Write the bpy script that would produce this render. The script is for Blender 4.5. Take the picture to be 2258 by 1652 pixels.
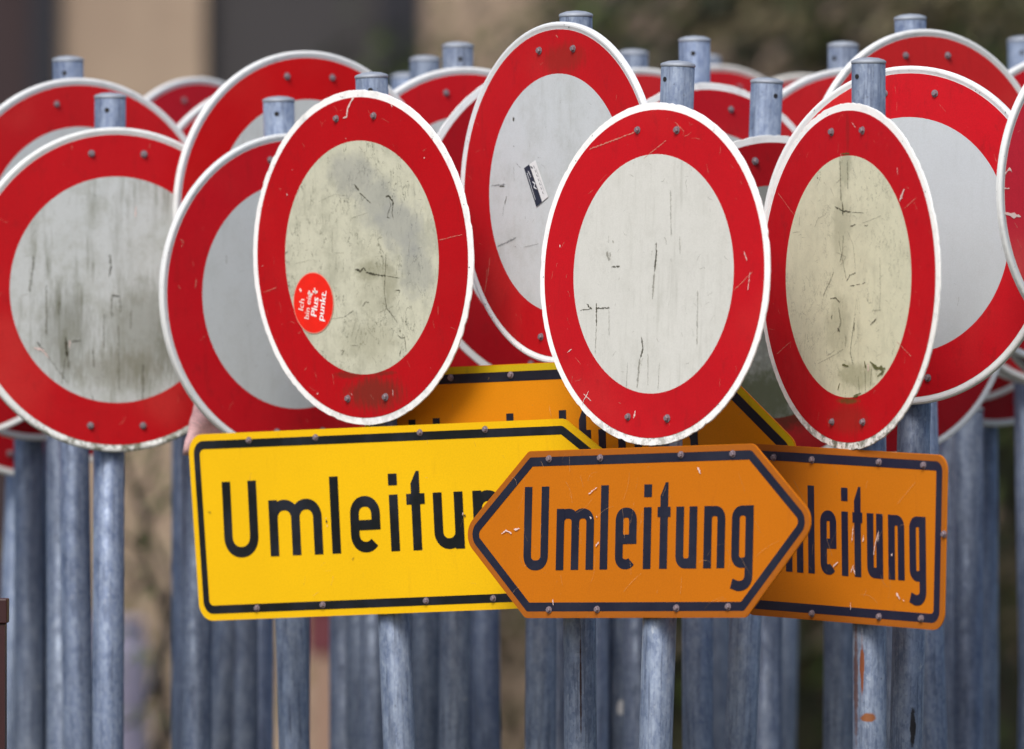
import bpy, bmesh, math, random
from mathutils import Vector, Matrix
random.seed(7)
SC = bpy.context.scene
for o in list(bpy.data.objects): bpy.data.objects.remove(o)
C = SC.collection
R_ = math.radians

# ------------------------------------------------------------------ camera, sky, sun, exposure
CAMZ = 2.0; FPX = 18850.0; CX, CY = 1129.0, 826.0        # measured on a 2258 px wide view
cam = bpy.data.cameras.new('camera'); co = bpy.data.objects.new('camera', cam); C.objects.link(co)
co.location = (0, 0, CAMZ); co.rotation_euler = (R_(90), 0, 0)
cam.sensor_width = 36; cam.lens = 36 * FPX / 2258; cam.clip_end = 3000; cam.clip_start = .1
cam.dof.use_dof = True; cam.dof.focus_distance = 15.0; cam.dof.aperture_fstop = 3.2
SC.camera = co
w = bpy.data.worlds.new('World'); SC.world = w; w.use_nodes = True
nt = w.node_tree; bg = nt.nodes['Background']
sky = nt.nodes.new('ShaderNodeTexSky'); sky.sky_type = 'NISHITA'; sky.sun_disc = False
SUN_EL, SUN_ROT = R_(48), R_(199)
sky.sun_elevation = SUN_EL; sky.sun_rotation = SUN_ROT
sky.air_density = 1.0; sky.dust_density = 3.5; sky.ozone_density = 1.5
nt.links.new(sky.outputs[0], bg.inputs[0]); bg.inputs[1].default_value = 0.105
sun = bpy.data.lights.new('sun', 'SUN'); so = bpy.data.objects.new('sun', sun); C.objects.link(so)
sun.energy = 2.0; sun.angle = R_(24); sun.color = (1.0, .95, .88)
sd = Vector((math.sin(SUN_ROT) * math.cos(SUN_EL), math.cos(SUN_ROT) * math.cos(SUN_EL), math.sin(SUN_EL)))
so.rotation_euler = sd.to_track_quat('Z', 'Y').to_euler(); so.location = sd * 20
SC.view_settings.view_transform = 'Standard'; SC.view_settings.look = 'None'
SC.view_settings.exposure = 0.44; SC.view_settings.gamma = 1.0

# ------------------------------------------------------------------ helpers
def at(px, py, Y): return Vector(((px - CX) / FPX * Y, Y, CAMZ - (py - CY) / FPX * Y))

def mesh_obj(name, verts, faces, mat=None, parent=None, smooth=False):
    me = bpy.data.meshes.new(name); me.from_pydata([tuple(v) for v in verts], [], faces)
    me.update()
    if smooth: me.shade_smooth()
    o = bpy.data.objects.new(name, me); C.objects.link(o)
    if mat: me.materials.append(mat)
    if parent: o.parent = parent
    return o

def empty(name, loc=(0, 0, 0), label=None, cat=None, group=None, rot=(0, 0, 0)):
    o = bpy.data.objects.new(name, None); C.objects.link(o); o.location = loc; o.rotation_euler = rot
    o.empty_display_size = .1
    if label: o['label'] = label
    if cat: o['category'] = cat
    if group: o['group'] = group
    return o

def tag(o, **k):
    for a, b in k.items(): o[{'cat': 'category'}.get(a, a)] = b
    return o

def S(c):                                                  # sRGB 0-255 to linear
    return tuple(((v / 255) / 12.92 if v / 255 <= .04045 else ((v / 255 + .055) / 1.055) ** 2.4) for v in c) + (1,)

class N:                                                   # small node helper
    def __init__(s, name):
        s.m = bpy.data.materials.new(name); s.m.use_nodes = True; s.t = s.m.node_tree
        s.b = s.t.nodes['Principled BSDF']
        s.tc = s.t.nodes.new('ShaderNodeTexCoord').outputs['Object']
    def n(s, k, **kw):
        x = s.t.nodes.new('ShaderNode' + k)
        for a, v in kw.items(): setattr(x, a, v)
        return x
    def l(s, a, b): s.t.links.new(a, b)
    def noise(s, scale, detail=4, rough=.55, vec=None, sc=(1, 1, 1), off=(0, 0, 0)):
        mp = s.n('Mapping'); s.l(vec or s.tc, mp.inputs[0]); mp.inputs[3].default_value = sc; mp.inputs[1].default_value = off
        x = s.n('TexNoise'); s.l(mp.outputs[0], x.inputs['Vector'])
        x.inputs['Scale'].default_value = scale; x.inputs['Detail'].default_value = detail; x.inputs['Roughness'].default_value = rough
        return x.outputs[0]
    def rng(s, v, a, b, c=0, d=1):
        x = s.n('MapRange'); s.l(v, x.inputs[0])
        for i, q in enumerate((a, b, c, d)): x.inputs[i + 1].default_value = q
        x.interpolation_type = 'SMOOTHSTEP'; return x.outputs[0]
    def math(s, op, a, b):
        x = s.n('Math', operation=op)
        for i, v in enumerate((a, b)):
            if isinstance(v, (int, float)): x.inputs[i].default_value = v
            else: s.l(v, x.inputs[i])
        return x.outputs[0]
    def mix(s, f, a, b, mode='MIX'):
        x = s.n('Mix', data_type='RGBA', blend_type=mode)
        for i, v in ((0, f), (6, a), (7, b)):
            if isinstance(v, (int, float)): x.inputs[i].default_value = v
            elif isinstance(v, tuple): x.inputs[i].default_value = v
            else: s.l(v, x.inputs[i])
        return x.outputs[2]
    def blob(s, col, c, r, strength, colr, nscale=60, seed=0, hard=.0, stretch=(1, 1, 1)):
        mp = s.n('VectorMath', operation='SUBTRACT'); s.l(s.tc, mp.inputs[0]); mp.inputs[1].default_value = (c[0], 0, c[1])
        d = s.n('VectorMath', operation='DIVIDE'); s.l(mp.outputs[0], d.inputs[0]); d.inputs[1].default_value = (r[0], 1e3, r[1])
        ln = s.n('VectorMath', operation='LENGTH'); s.l(d.outputs[0], ln.inputs[0])
        nz = s.noise(nscale, 6, .65, sc=stretch, off=(seed, seed * 2, 3))
        f = s.math('ADD', s.rng(ln.outputs['Value'], 1.0, hard, 0, 1), s.math('MULTIPLY', s.math('SUBTRACT', nz, .5), 1.6))
        edge = s.rng(s.math('ADD', ln.outputs['Value'], s.math('MULTIPLY', s.math('SUBTRACT', s.noise(nscale * .5, 5, .7, sc=stretch, off=(seed + 9, 1, seed)), .5), 1.1)), 1.15, .55, 0, 1)
        f = s.math('MULTIPLY', s.math('MULTIPLY', s.rng(f, .15, .85, 0, strength), edge), 1.0)
        return s.mix(f, col, colr)
    def done(s, col, rough=.5, metal=0, bump=None, bs=.1, bd=.001, spec=.5):
        if isinstance(col, tuple): s.b.inputs['Base Color'].default_value = col
        else: s.l(col, s.b.inputs['Base Color'])
        if isinstance(rough, (int, float)): s.b.inputs['Roughness'].default_value = rough
        else: s.l(rough, s.b.inputs['Roughness'])
        s.b.inputs['Metallic'].default_value = metal
        s.b.inputs['Specular IOR Level'].default_value = spec
        if bump is not None:
            x = s.n('Bump'); s.l(bump, x.inputs['Height']); x.inputs['Strength'].default_value = bs; x.inputs['Distance'].default_value = bd
            s.l(x.outputs[0], s.b.inputs['Normal'])
        return s.m

def plain(name, c, rough=.5, metal=0, alpha=None, spec=.5):
    s = N(name); nz = s.noise(35, 5)
    col = s.mix(s.rng(nz, .3, .7, 0, .25), S(c), tuple(v * .6 for v in S(c)[:3]) + (1,))
    m = s.done(col, rough, metal, spec=spec)
    if alpha is not None: s.b.inputs['Alpha'].default_value = alpha
    return m

GREEN = S((74, 80, 42)); GRIME = S((70, 72, 66))
def field_mat(base, seed, streak=.3, speck=.3, blobs=(), cloud=.12, mottle=0, crack=0):
    s = N('reflective_field'); o = (seed * 1.7, seed * .9, seed * 2.3)
    c = s.mix(s.rng(s.noise(5, 5, .6, off=o), .3, .75, 0, cloud), S(base), tuple(v * .5 for v in S(base)[:3]) + (1,))
    st = s.noise(9, 7, .6, sc=(7, 1, .8), off=o)
    zg = s.noise(4, 2, .5, off=(o[2], 0, o[0]))
    f = s.math('MULTIPLY', s.rng(st, .5, .8, 0, streak), s.rng(zg, .35, .65, .2, 1))
    c = s.mix(f, c, S((96, 98, 76)))
    sp = s.noise(130, 4, .7, off=o)
    c = s.mix(s.rng(sp, .66, .76, 0, speck), c, GRIME)
    # film of the reflective sheeting: very fine brightness mottling
    c = s.mix(s.rng(s.noise(420, 2, .5, off=o), .3, .7, 0, .10), c, S((120, 122, 120)))
    if mottle:
        c = s.mix(s.rng(s.noise(17, 9, .72, off=(o[1], 1, 4)), .42, .70, 0, mottle), c, S((128, 130, 112)))
        c = s.mix(s.rng(s.noise(48, 8, .75, sc=(1.6, 1, .7), off=(o[2], 3, 1)), .56, .72, 0, mottle), c, S((92, 94, 70)))
    if crack:
        for sc_, lo, of in ((13, .0045, 1), (30, .008, 5)):
            nz = s.noise(sc_, 5, .62, sc=(1.3, 1, .6), off=(o[0] + of, o[1], of))
            line = s.rng(s.math('ABSOLUTE', s.math('SUBTRACT', nz, .5), 0), lo, lo * .3, 0, 1)
            msk = s.rng(s.noise(11, 4, .6, off=(of, o[2], 7)), .50, .60, 0, crack)
            c = s.mix(s.math('MULTIPLY', line, msk), c, S((66, 68, 48)))
    for i, b in enumerate(blobs):
        c = s.blob(c, b[0], b[1], b[2], S(b[3]), b[4] if len(b) > 4 else 60, seed + i, stretch=b[5] if len(b) > 5 else (1, 1, 1))
    return s.done(c, s.rng(s.noise(20, 3, off=o), .3, .7, .38, .6), bump=s.noise(60, 5), bs=.12, bd=.002)

def ring_mat(base, seed, dirt=.25, blobs=(), fade=.2):
    s = N('red_sheeting'); o = (seed * 1.3, seed * 2.9, seed * .7); b3 = S(base)[:3]
    c = s.mix(s.rng(s.noise(4, 4, .6, off=o), .3, .7, 0, .35), S(base), tuple(v * .72 for v in b3) + (1,))
    c = s.mix(s.rng(s.noise(3, 3, .5, off=(o[1], 1, 2)), .5, .8, 0, fade), c, S((222, 105, 92)))
    st = s.noise(8, 7, .62, sc=(6, 1, .9), off=o)
    c = s.mix(s.rng(st, .55, .8, 0, dirt), c, S((82, 28, 22)))
    sp = s.noise(190, 3, .7, off=o)
    c = s.mix(s.rng(sp, .70, .78, 0, .6), c, S((225, 150, 145)))
    c = s.mix(s.rng(s.noise(380, 2, .5, off=o), .35, .7, 0, .16), c, tuple(v * .45 for v in b3) + (1,))
    c = s.mix(s.rng(s.noise(24, 8, .72, sc=(1.5, 1, .8), off=(o[1], 4, o[0])), .52, .72, 0, dirt * 1.2), c, S((96, 22, 24)))
    for i, b in enumerate(blobs): c = s.blob(c, b[0], b[1], b[2], S(b[3]), b[4] if len(b) > 4 else 60, seed + i, stretch=b[5] if len(b) > 5 else (1, 1, 1))
    return s.done(c, s.rng(s.noise(15, 3, off=o), .3, .7, .5, .7), bump=s.noise(70, 4), bs=.15, bd=.002, spec=.22)

def rim_mat(base, seed, moss=.0):
    s = N('rim_paint'); o = (seed, seed * 2.1, 1)
    c = s.mix(s.rng(s.noise(30, 6, .65, off=o), .5, .8, 0, .45), S(base), S((150, 152, 150)))
    c = s.mix(s.rng(s.noise(140, 4, .7, off=o), .66, .74, 0, .75), c, S((70, 72, 68)))
    if moss:
        sp = s.n('SeparateXYZ'); s.l(s.tc, sp.inputs[0])
        low = s.rng(sp.outputs[2], -.20, -.295, 0, 1)
        f = s.math('MULTIPLY', low, s.rng(s.noise(55, 6, .7, off=o), .42, .6, 0, moss))
        c = s.mix(f, c, S((78, 80, 52)))
    return s.done(c, .5, bump=s.noise(90, 4), bs=.1, bd=.002)

def galv(seed, tint=(1, 1, 1), dark=1.0, blobs=()):
    s = N('galvanised_steel'); o = (seed * 3.1, seed * 1.1, seed * .37)
    a = tuple(x * dark * t for x, t in zip(S((128, 141, 162))[:3], tint)) + (1,)
    b = tuple(x * dark * t for x, t in zip(S((90, 104, 130))[:3], tint)) + (1,)
    c = s.mix(s.rng(s.noise(60, 7, .7, sc=(1, 1, .4), off=o), .3, .7), a, b)
    v = s.n('TexVoronoi'); mp = s.n('Mapping'); s.l(s.tc, mp.inputs[0]); mp.inputs[1].default_value = o; mp.inputs[3].default_value = (1, 1, .6)
    s.l(mp.outputs[0], v.inputs['Vector']); v.inputs['Scale'].default_value = 210
    bw = s.n('RGBToBW'); s.l(v.outputs['Color'], bw.inputs[0])
    c = s.mix(s.rng(bw.outputs[0], .2, .9, 0, .16), c, S((190, 202, 212)))
    st = s.noise(16, 8, .7, sc=(8, 8, .45), off=o)
    c = s.mix(s.rng(st, .46, .72, 0, .75), c, S((56, 66, 88)))
    c = s.mix(s.rng(s.noise(95, 5, .72, off=o), .62, .72, 0, .65), c, S((58, 62, 72)))
    c = s.mix(s.rng(s.noise(40, 5, .7, sc=(1, 1, .5), off=(o[1], 5, 2)), .62, .76, 0, .5), c, S((206, 212, 214)))
    for i, q in enumerate(blobs): c = s.blob(c, q[0], q[1], q[2], S(q[3]), q[4] if len(q) > 4 else 60, seed + i, stretch=q[5] if len(q) > 5 else (1, 1, 1))
    return s.done(c, s.rng(s.noise(30, 4, off=o), .3, .7, .42, .68), .35, bump=s.noise(60, 6, .65), bs=.22, bd=.002, spec=.4)

CAPM = plain('cap_zinc', (158, 166, 178), .6, .25)
GALV = [galv(i, dark=(1.3, 1.05, 1.2, .92, 1.25, 1.1)[i], tint=((1, 1, 1), (.96, .98, 1.04), (1.03, 1, .97))[i % 3]) for i in range(6)]
BOLTM = plain('bolt_steel', (138, 124, 132), .62, .35)
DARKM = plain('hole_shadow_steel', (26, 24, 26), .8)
CLAMPM = plain('clamp_steel', (120, 126, 135), .5, .6)
M_DARK = plain('scratch_dark', (66, 64, 46), .8, alpha=.78)
M_FAINT = plain('scratch_faint', (112, 110, 92), .8, alpha=.42)
M_GREY = plain('scuff_grey', (92, 96, 100), .8, alpha=.45)
M_MOSS = plain('moss_film', (86, 88, 42), .95, alpha=.8)
M_CHIP = plain('paint_chip', (232, 205, 200), .6)
M_SCR = plain('scratch_pale', (222, 160, 140), .6, alpha=.6)
M_OSCR = plain('scratch_orange_pale', (222, 176, 126), .6, alpha=.45)
M_BLACK = plain('nick_dark', (40, 38, 36), .7)

# bolt head mesh (shared)
def bolt_mesh():
    bm = bmesh.new(); n = 6
    def ring(r, y, m=12): return [bm.verts.new((r * math.cos(2 * math.pi * k / m), y, r * math.sin(2 * math.pi * k / m))) for k in range(m)]
    def hexr(r, y):
        vs = []
        for k in range(12):
            a = 2 * math.pi * k / 12; rr = r if k % 2 == 0 else r * math.cos(math.pi / 6)
            vs.append(bm.verts.new((rr * math.cos(a), y, rr * math.sin(a))))
        return vs
    rs = [ring(.0075, -.0006), ring(.0075, -.0018), hexr(.0056, -.0019), hexr(.0056, -.0060), hexr(.0044, -.0072)]
    for a, b in zip(rs, rs[1:]):
        for k in range(12): bm.faces.new((a[k], a[(k + 1) % 12], b[(k + 1) % 12], b[k]))
    bm.faces.new(rs[-1]); bmesh.ops.recalc_face_normals(bm, faces=bm.faces)
    me = bpy.data.meshes.new('bolt'); bm.to_mesh(me); me.materials.append(BOLTM); return me
BOLT = bolt_mesh()
def bolt(parent, x, z, sc=1.0, y=0):
    o = bpy.data.objects.new('bolt', BOLT); C.objects.link(o); o.parent = parent
    o.location = (x, y, z); o.scale = (sc, sc, sc); o.rotation_euler = (0, random.uniform(0, 1), 0); return o

def lathe_xz(profile, n=96, wob=0, seed=0):
    """profile of (radius, y) turned about the y axis"""
    rnd = random.Random(seed); vs, fs = [], []
    chips = [0.0] * n
    if wob:
        for k in range(n): chips[k] = rnd.uniform(-wob, wob * .3) - (wob * 1.8 if rnd.random() < .08 else 0)
    for r, y in profile:
        for k in range(n):
            a = 2 * math.pi * k / n; rr = r + (chips[k] if r > .28 and wob else 0)
            vs.append((rr * math.cos(a), y, rr * math.sin(a)))
    m = len(profile)
    for i in range(m - 1):
        for k in range(n):
            fs.append((i * n + k, i * n + (k + 1) % n, (i + 1) * n + (k + 1) % n, (i + 1) * n + k))
    fs.append(tuple(range(n - 1, -1, -1))) if profile[0][0] > 0 else None
    fs.append(tuple((m - 1) * n + k for k in range(n)))
    return vs, fs

def annulus(r0, r1, y, n=96):
    vs = [(r * math.cos(2 * math.pi * k / n), y, r * math.sin(2 * math.pi * k / n)) for r in (r0, r1) for k in range(n)]
    return vs, [(k, n + k, n + (k + 1) % n, (k + 1) % n) for k in range(n)]

def disk(r, y, n=96):
    return [(r * math.cos(2 * math.pi * k / n), y, r * math.sin(2 * math.pi * k / n)) for k in range(n)], [tuple(range(n))]

def tube(p0, p1, r0, r1, n=24, caps=True):
    p0, p1 = Vector(p0), Vector(p1); d = (p1 - p0).normalized(); a = d.orthogonal().normalized(); b = d.cross(a)
    vs = [p + (a * math.cos(2 * math.pi * k / n) + b * math.sin(2 * math.pi * k / n)) * r for p, r in ((p0, r0), (p1, r1)) for k in range(n)]
    fs = [(k, (k + 1) % n, n + (k + 1) % n, n + k) for k in range(n)]
    if caps: fs += [tuple(range(n - 1, -1, -1)), tuple(range(n, 2 * n))]
    return vs, fs

def lathe_z(profile, n=28):
    vs, fs = [], []
    for r, z in profile: vs += [(r * math.cos(2 * math.pi * k / n), r * math.sin(2 * math.pi * k / n), z) for k in range(n)]
    for i in range(len(profile) - 1):
        for k in range(n): fs.append((i * n + k, i * n + (k + 1) % n, (i + 1) * n + (k + 1) % n, (i + 1) * n + k))
    fs.append(tuple(range(n - 1, -1, -1))); fs.append(tuple((len(profile) - 1) * n + k for k in range(n)))
    return vs, fs

def box(x0, x1, y0, y1, z0, z1):
    v = [(x, y, z) for x in (x0, x1) for y in (y0, y1) for z in (z0, z1)]
    return v, [(0, 1, 3, 2), (4, 6, 7, 5), (0, 4, 5, 1), (2, 3, 7, 6), (0, 2, 6, 4), (1, 5, 7, 3)]

def join(*parts):
    V, F = [], []
    for v, f in parts:
        n = len(V); V += list(v); F += [tuple(i + n for i in q) for q in f]
    return V, F

def stroke(pts, s, y, closed=False):
    """flat ribbon of width s (or list of widths) along 2-d points, at depth y"""
    n = len(pts); V, F = [], []
    for i, p in enumerate(pts):
        a = pts[i - 1] if (i > 0 or closed) else p; b = pts[(i + 1) % n] if (i < n - 1 or closed) else p
        d1 = (Vector(p) - Vector(a)); d2 = (Vector(b) - Vector(p))
        d1 = d1.normalized() if d1.length > 1e-9 else d2.normalized(); d2 = d2.normalized() if d2.length > 1e-9 else d1
        t = (d1 + d2); t = t.normalized() if t.length > 1e-6 else d1
        nx = Vector((-t.y, t.x)); k = max(.5, nx.dot(Vector((-d1.y, d1.x))))
        h = (s[i] if isinstance(s, (list, tuple)) else s) / 2 / k
        V += [(p[0] + nx.x * h, y, p[1] + nx.y * h), (p[0] - nx.x * h, y, p[1] - nx.y * h)]
    m = n if closed else n - 1
    for i in range(m):
        j = (i + 1) % n; F.append((2 * i, 2 * j, 2 * j + 1, 2 * i + 1))
    return V, F

SQ = [1.0]
def arc(cx, cy, r, a0, a1, n=14):
    f = lambda v: math.copysign(abs(v) ** SQ[0], v) if abs(v) > 1e-9 else 0.0
    return [(cx + r * f(math.cos(R_(a0 + (a1 - a0) * i / n))), cy + r * f(math.sin(R_(a0 + (a1 - a0) * i / n)))) for i in range(n + 1)]

# German road lettering, built from strokes; returns list of (stroke points or polygon), width
WID = {'U': .66, 'm': 1.0, 'l': 0, 'e': .56, 'i': 0, 't': .34, 'u': .55, 'n': .55, 'g': .56}
GAP = {'U': .22, 'm': .17, 'l': .2, 'e': .18, 'i': .16, 't': .15, 'u': .18, 'n': .17, 'g': 0}
XH = .73
def glyph(ch, s, k):
    w = WID[ch] * k if WID[ch] else s
    h = s / 2; r = (w - s) / 2; out = []; quads = []
    if ch == 'U': out.append([(h, 1)] + arc(w / 2, h + r, r, 180, 360, 20) + [(w - h, 1)])
    elif ch == 'l': quads.append([(0, 0), (s, 0), (s, 1), (0, 1)])
    elif ch == 'i':
        quads.append([(0, 0), (s, 0), (s, XH), (0, XH)]); quads.append([(0, XH + .12), (s, XH + .12), (s, 1), (0, 1)])
    elif ch == 't':
        x0 = w / 2 - s / 2; quads.append([(x0, 0), (x0 + s, 0), (x0 + s, 1.02), (x0 + s * .65, 1.02), (x0, .86)])
        quads.append([(0, XH - s), (w, XH - s), (w, XH), (0, XH)])
    elif ch == 'u':
        out.append([(h, XH)] + arc(w / 2, h + r, r, 180, 360, 18) + [(w - h, h + r + .02)])
        quads.append([(w - s, 0), (w, 0), (w, XH), (w - s, XH)])
    elif ch == 'n':
        quads.append([(0, 0), (s, 0), (s, XH), (0, XH)])
        out.append(arc(w / 2, XH - h - r, r, 180, 0, 18) + [(w - h, 0)])
    elif ch == 'm':
        quads.append([(0, 0), (s, 0), (s, XH), (0, XH)]); w2 = (w + s) / 2; r2 = (w2 - s) / 2
        for x in (0, w2 - s): out.append(arc(x + w2 / 2, XH - h - r2, r2, 180, 0, 16) + [(x + w2 - h, 0)])
    elif ch == 'e':
        ct, cb, mid = XH - h - r, h + r, XH * .49
        out.append([(w - h, mid - h)] + arc(w / 2, ct, r, 0, 180, 18) + arc(w / 2, cb, r, 180, 322, 16))
        quads.append([(h, mid - h), (w - h * 1.05, mid - h), (w - h * 1.05, mid + h * .9), (h, mid + h * .9)])
    elif ch == 'g':
        ct, cb = XH - h - r, h + r
        out.append([(w - h, ct)] + arc(w / 2, ct, r, 0, 180, 16) + arc(w / 2, cb, r, 180, 360, 16) + [(w - h, ct)])
        r2 = min(r * 1.35, w - h - .06); cd = -.27 + h + r2
        out.append([(w - h, XH)] + arc(w - h - r2, cd, r2, 0, -84, 12) + [(w - h - r2 - .02, -.27 + h), (.01, -.27 + h + .03)])
    return out, quads, w

# ------------------------------------------------------------------ plane helper: photo view point -> local (x,z) of a yawed face
class Face:
    def __init__(s, obj_world, inv):
        s.M, s.I = obj_world, inv; s.p = obj_world.translation; s.nrm = (obj_world.to_3x3() @ Vector((0, -1, 0)))
    def loc(s, px, py):
        o = Vector((0, 0, CAMZ)); d = at(px, py, 1.0) - o
        t = (s.p - o).dot(s.nrm) / d.dot(s.nrm); q = s.I @ (o + d * t); return (q.x, q.z)

def place_face(obj, parent_M):
    M = parent_M @ Matrix.LocRotScale(obj.location, obj.rotation_euler, (1, 1, 1))
    return Face(M, M.inverted())

def marks(parent, face, lines, mat, y, name='scratches', origin=(0, 0), k=None, rnd=random.Random(3)):
    """irregular hand-placed marks; lines = [(points, width_px)], crop coords with origin/k in native px or view px when k is None"""
    parts = []
    for pts, wd in lines:
        P = []
        for (x, z) in pts:
            if k: x, z = (origin[0] + x / k) / 1.0186, (origin[1] + z / k) / 1.0186
            P.append(face.loc(x, z))
        w_m = wd / (k or 1) / (1.0186 if k else 1) / FPX * 15
        if len(P) == 1: P = [P[0], (P[0][0] + w_m * .3, P[0][1] - w_m * .3)]
        Q = []
        for a, b in zip(P, P[1:]):
            L = math.hypot(b[0] - a[0], b[1] - a[1]); m = max(2, int(L / max(.0022, w_m * .5)))
            for i in range(m):
                t = i / m; j = min(.0009, w_m * .35)
                Q.append((a[0] + (b[0] - a[0]) * t + rnd.uniform(-j, j), a[1] + (b[1] - a[1]) * t + rnd.uniform(-j, j)))
        Q.append(P[-1]); n = len(Q)
        W = [w_m * rnd.uniform(.25, 1.15) * (min(1, .35 + min(i, n - 1 - i) * .5)) for i in range(n)]
        parts.append(stroke(Q, W, y - rnd.uniform(0, .0003)))
    v, f = join(*parts); o = mesh_obj(name, v, f, mat, parent); o['kind'] = 'stuff'; return o

def random_scratches(parent, R, seed, n, r0, r1, mat, y, ln=(.004, .03), wd=(.0003, .0009), name='scratches'):
    rnd = random.Random(seed); parts = []
    for _ in range(n):
        a = rnd.uniform(0, 6.283); r = math.sqrt(rnd.uniform(r0 * r0, r1 * r1)) * R
        x, z = r * math.cos(a), r * math.sin(a); d = rnd.gauss(math.pi / 2, .8); L = rnd.uniform(*ln); P = [(x, z)]
        for i in range(5):
            d += rnd.gauss(0, .25); x += math.cos(d) * L / 5; z += math.sin(d) * L / 5
            if not (r0 * R < math.hypot(x, z) < r1 * R): break
            P.append((x, z))
        if len(P) < 2: continue
        w0 = rnd.uniform(*wd); parts.append(stroke(P, [w0 * rnd.uniform(.3, 1.2) for _ in P], y - rnd.uniform(0, .0002)))
    if not parts: return
    v, f = join(*parts); o = mesh_obj(name, v, f, mat, parent); o['kind'] = 'stuff'

POLE_R = .0293
GROUP = 'road signs on galvanised posts, packed closely together'

def make_post(label, disc, Y, yaw, lean, ptop, red=(187, 10, 23), fieldc=(196, 202, 203), rim='bead', rimc=(226, 229, 230),
              seed=0, streak=.3, speck=.3, cloud=.12, dirt=.25, fblobs=(), rblobs=(), pblobs=(), fade=.2, moss=0, detail=True, nbolts=4, d_off=.042, pbot=None, mottle=.12, crack=0, pmat=None):
    """disc = (cx, cy, R) in view px; yaw > 0 faces right; lean in degrees, > 0 leans right"""
    cx, cy, Rp = disc; P = at(cx, cy, Y)
    if pbot is not None: lean = math.degrees(math.atan((cx - math.sin(R_(yaw)) * d_off * FPX / Y - pbot) / (1640 - cy)))
    th = R_(lean); ya = R_(yaw); R = Rp / FPX * Y
    off = Vector((math.sin(ya), -math.cos(ya), 0)) * d_off
    hc = (P.z + off.x * math.sin(th)) / math.cos(th)
    base = Vector((P.x - (off.x * math.cos(th) + hc * math.sin(th)), P.y - off.y, 0))
    root = empty('sign_post', base, label, 'road sign', GROUP, (0, th, 0))
    M = Matrix.LocRotScale(base, root.rotation_euler, (1, 1, 1))
    L = (CAMZ - (ptop - CY) / FPX * base.y) / math.cos(th)
    pm = pmat or (galv(50 + seed, blobs=pblobs) if pblobs else GALV[seed % 6])
    v, f = lathe_z([(POLE_R, -.05), (POLE_R, L - .006)], 40); post = mesh_obj('post', v, f, pm, root, True)
    tilt = random.uniform(-.05, .05)
    v, f = lathe_z([(POLE_R + .0004, L - .0055), (POLE_R + .0012, L - .004), (POLE_R + .0010, L - .0008), (POLE_R - .002, L + .0012), (POLE_R * .6, L + .0045), (.003, L + .006)], 40)
    cap = mesh_obj('post_cap', v, f, CAPM, root, True)
    if detail:
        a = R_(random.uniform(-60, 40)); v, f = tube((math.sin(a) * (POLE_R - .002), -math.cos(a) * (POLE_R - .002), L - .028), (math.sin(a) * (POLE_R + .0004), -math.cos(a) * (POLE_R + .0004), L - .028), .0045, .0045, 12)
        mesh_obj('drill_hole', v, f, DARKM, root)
    # round sign
    flat = rim == 'flat'
    if flat: prof = [(.02, 0), (R - .0006, 0), (R, .0007), (R - .0002, .003), (.02, .003)]
    else: prof = [(.02, 0), (R * .958, 0), (R * .968, -.0012), (R * .978, -.0026), (R * .989, -.0027), (R * .997, -.0012), (R, .001), (R, .007), (R * .99, .008), (R * .98, .007), (R * .972, .003), (.02, .003)]
    v, f = lathe_xz(prof, 220 if flat else 120, .0008 if flat else 0, seed)
    d = mesh_obj('round_sign', v, f, rim_mat(rimc, seed, moss), root, False)
    d.location = (off.x, off.y, hc); d.rotation_euler = (0, 0, ya)
    fc = place_face(d, M)
    v, f = annulus(R * .697, R * .956, -.0006); mesh_obj('red_ring', v, f, ring_mat(red, seed, dirt, rblobs, fade), d)
    v, f = disk(R * .697, -.0006); mesh_obj('centre_field', v, f, field_mat(fieldc, seed, streak, speck, fblobs, cloud, mottle, crack), d)
    bl = [(-.171, .837), (.171, .837), (-.171, -.837), (.171, -.837)]
    for i, (bx, bz) in enumerate(bl[:nbolts]): bolt(d, bx * R, bz * R, random.uniform(.84, .96), -.0004)
    # clamps holding the plate to the post
    for cz in (.837, -.837):
        z = hc + cz * R
        v, f = join(tube((0, 0, z - .012), (0, 0, z + .012), POLE_R + .003, POLE_R + .003, 24),
                    box(-.055, .055, -POLE_R - .0095, -POLE_R - .001, z - .011, z + .011))
        c = mesh_obj('clamp', v, f, CLAMPM, root); c.rotation_euler = (0, 0, ya)
    return root, d, fc, R, M

def rounded(poly, radii, n=8):
    out = []; m = len(poly)
    for i, p in enumerate(poly):
        p = Vector(p); a = (Vector(poly[i - 1]) - p).normalized(); b = (Vector(poly[(i + 1) % m]) - p).normalized()
        ang = a.angle(b); r = radii[i] if isinstance(radii, list) else radii
        t = r / math.tan(ang / 2); c = p + (a + b).normalized() * (r / math.sin(ang / 2))
        v0 = p + a * t - c; v1 = p + b * t - c; a0 = math.atan2(v0.y, v0.x); a1 = math.atan2(v1.y, v1.x)
        while a1 - a0 > math.pi: a1 -= 2 * math.pi
        while a1 - a0 < -math.pi: a1 += 2 * math.pi
        out += [(c.x + r * math.cos(a0 + (a1 - a0) * k / n), c.y + r * math.sin(a0 + (a1 - a0) * k / n)) for k in range(n + 1)]
    return out

def inset(poly, d):
    m = len(poly); cen = sum((Vector(p) for p in poly), Vector((0, 0))) / m; L = []
    for i in range(m):
        p, q = Vector(poly[i]), Vector(poly[(i + 1) % m]); t = (q - p).normalized(); n = Vector((-t.y, t.x))
        if n.dot(cen - p) < 0: n = -n
        L.append((p + n * d, t))
    out = []
    for i in range(m):
        (p, t), (q, u) = L[i - 1], L[i]; den = t.x * u.y - t.y * u.x
        k = ((q.x - p.x) * u.y - (q.y - p.y) * u.x) / den; out.append(tuple(p + t * k))
    return out

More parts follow.
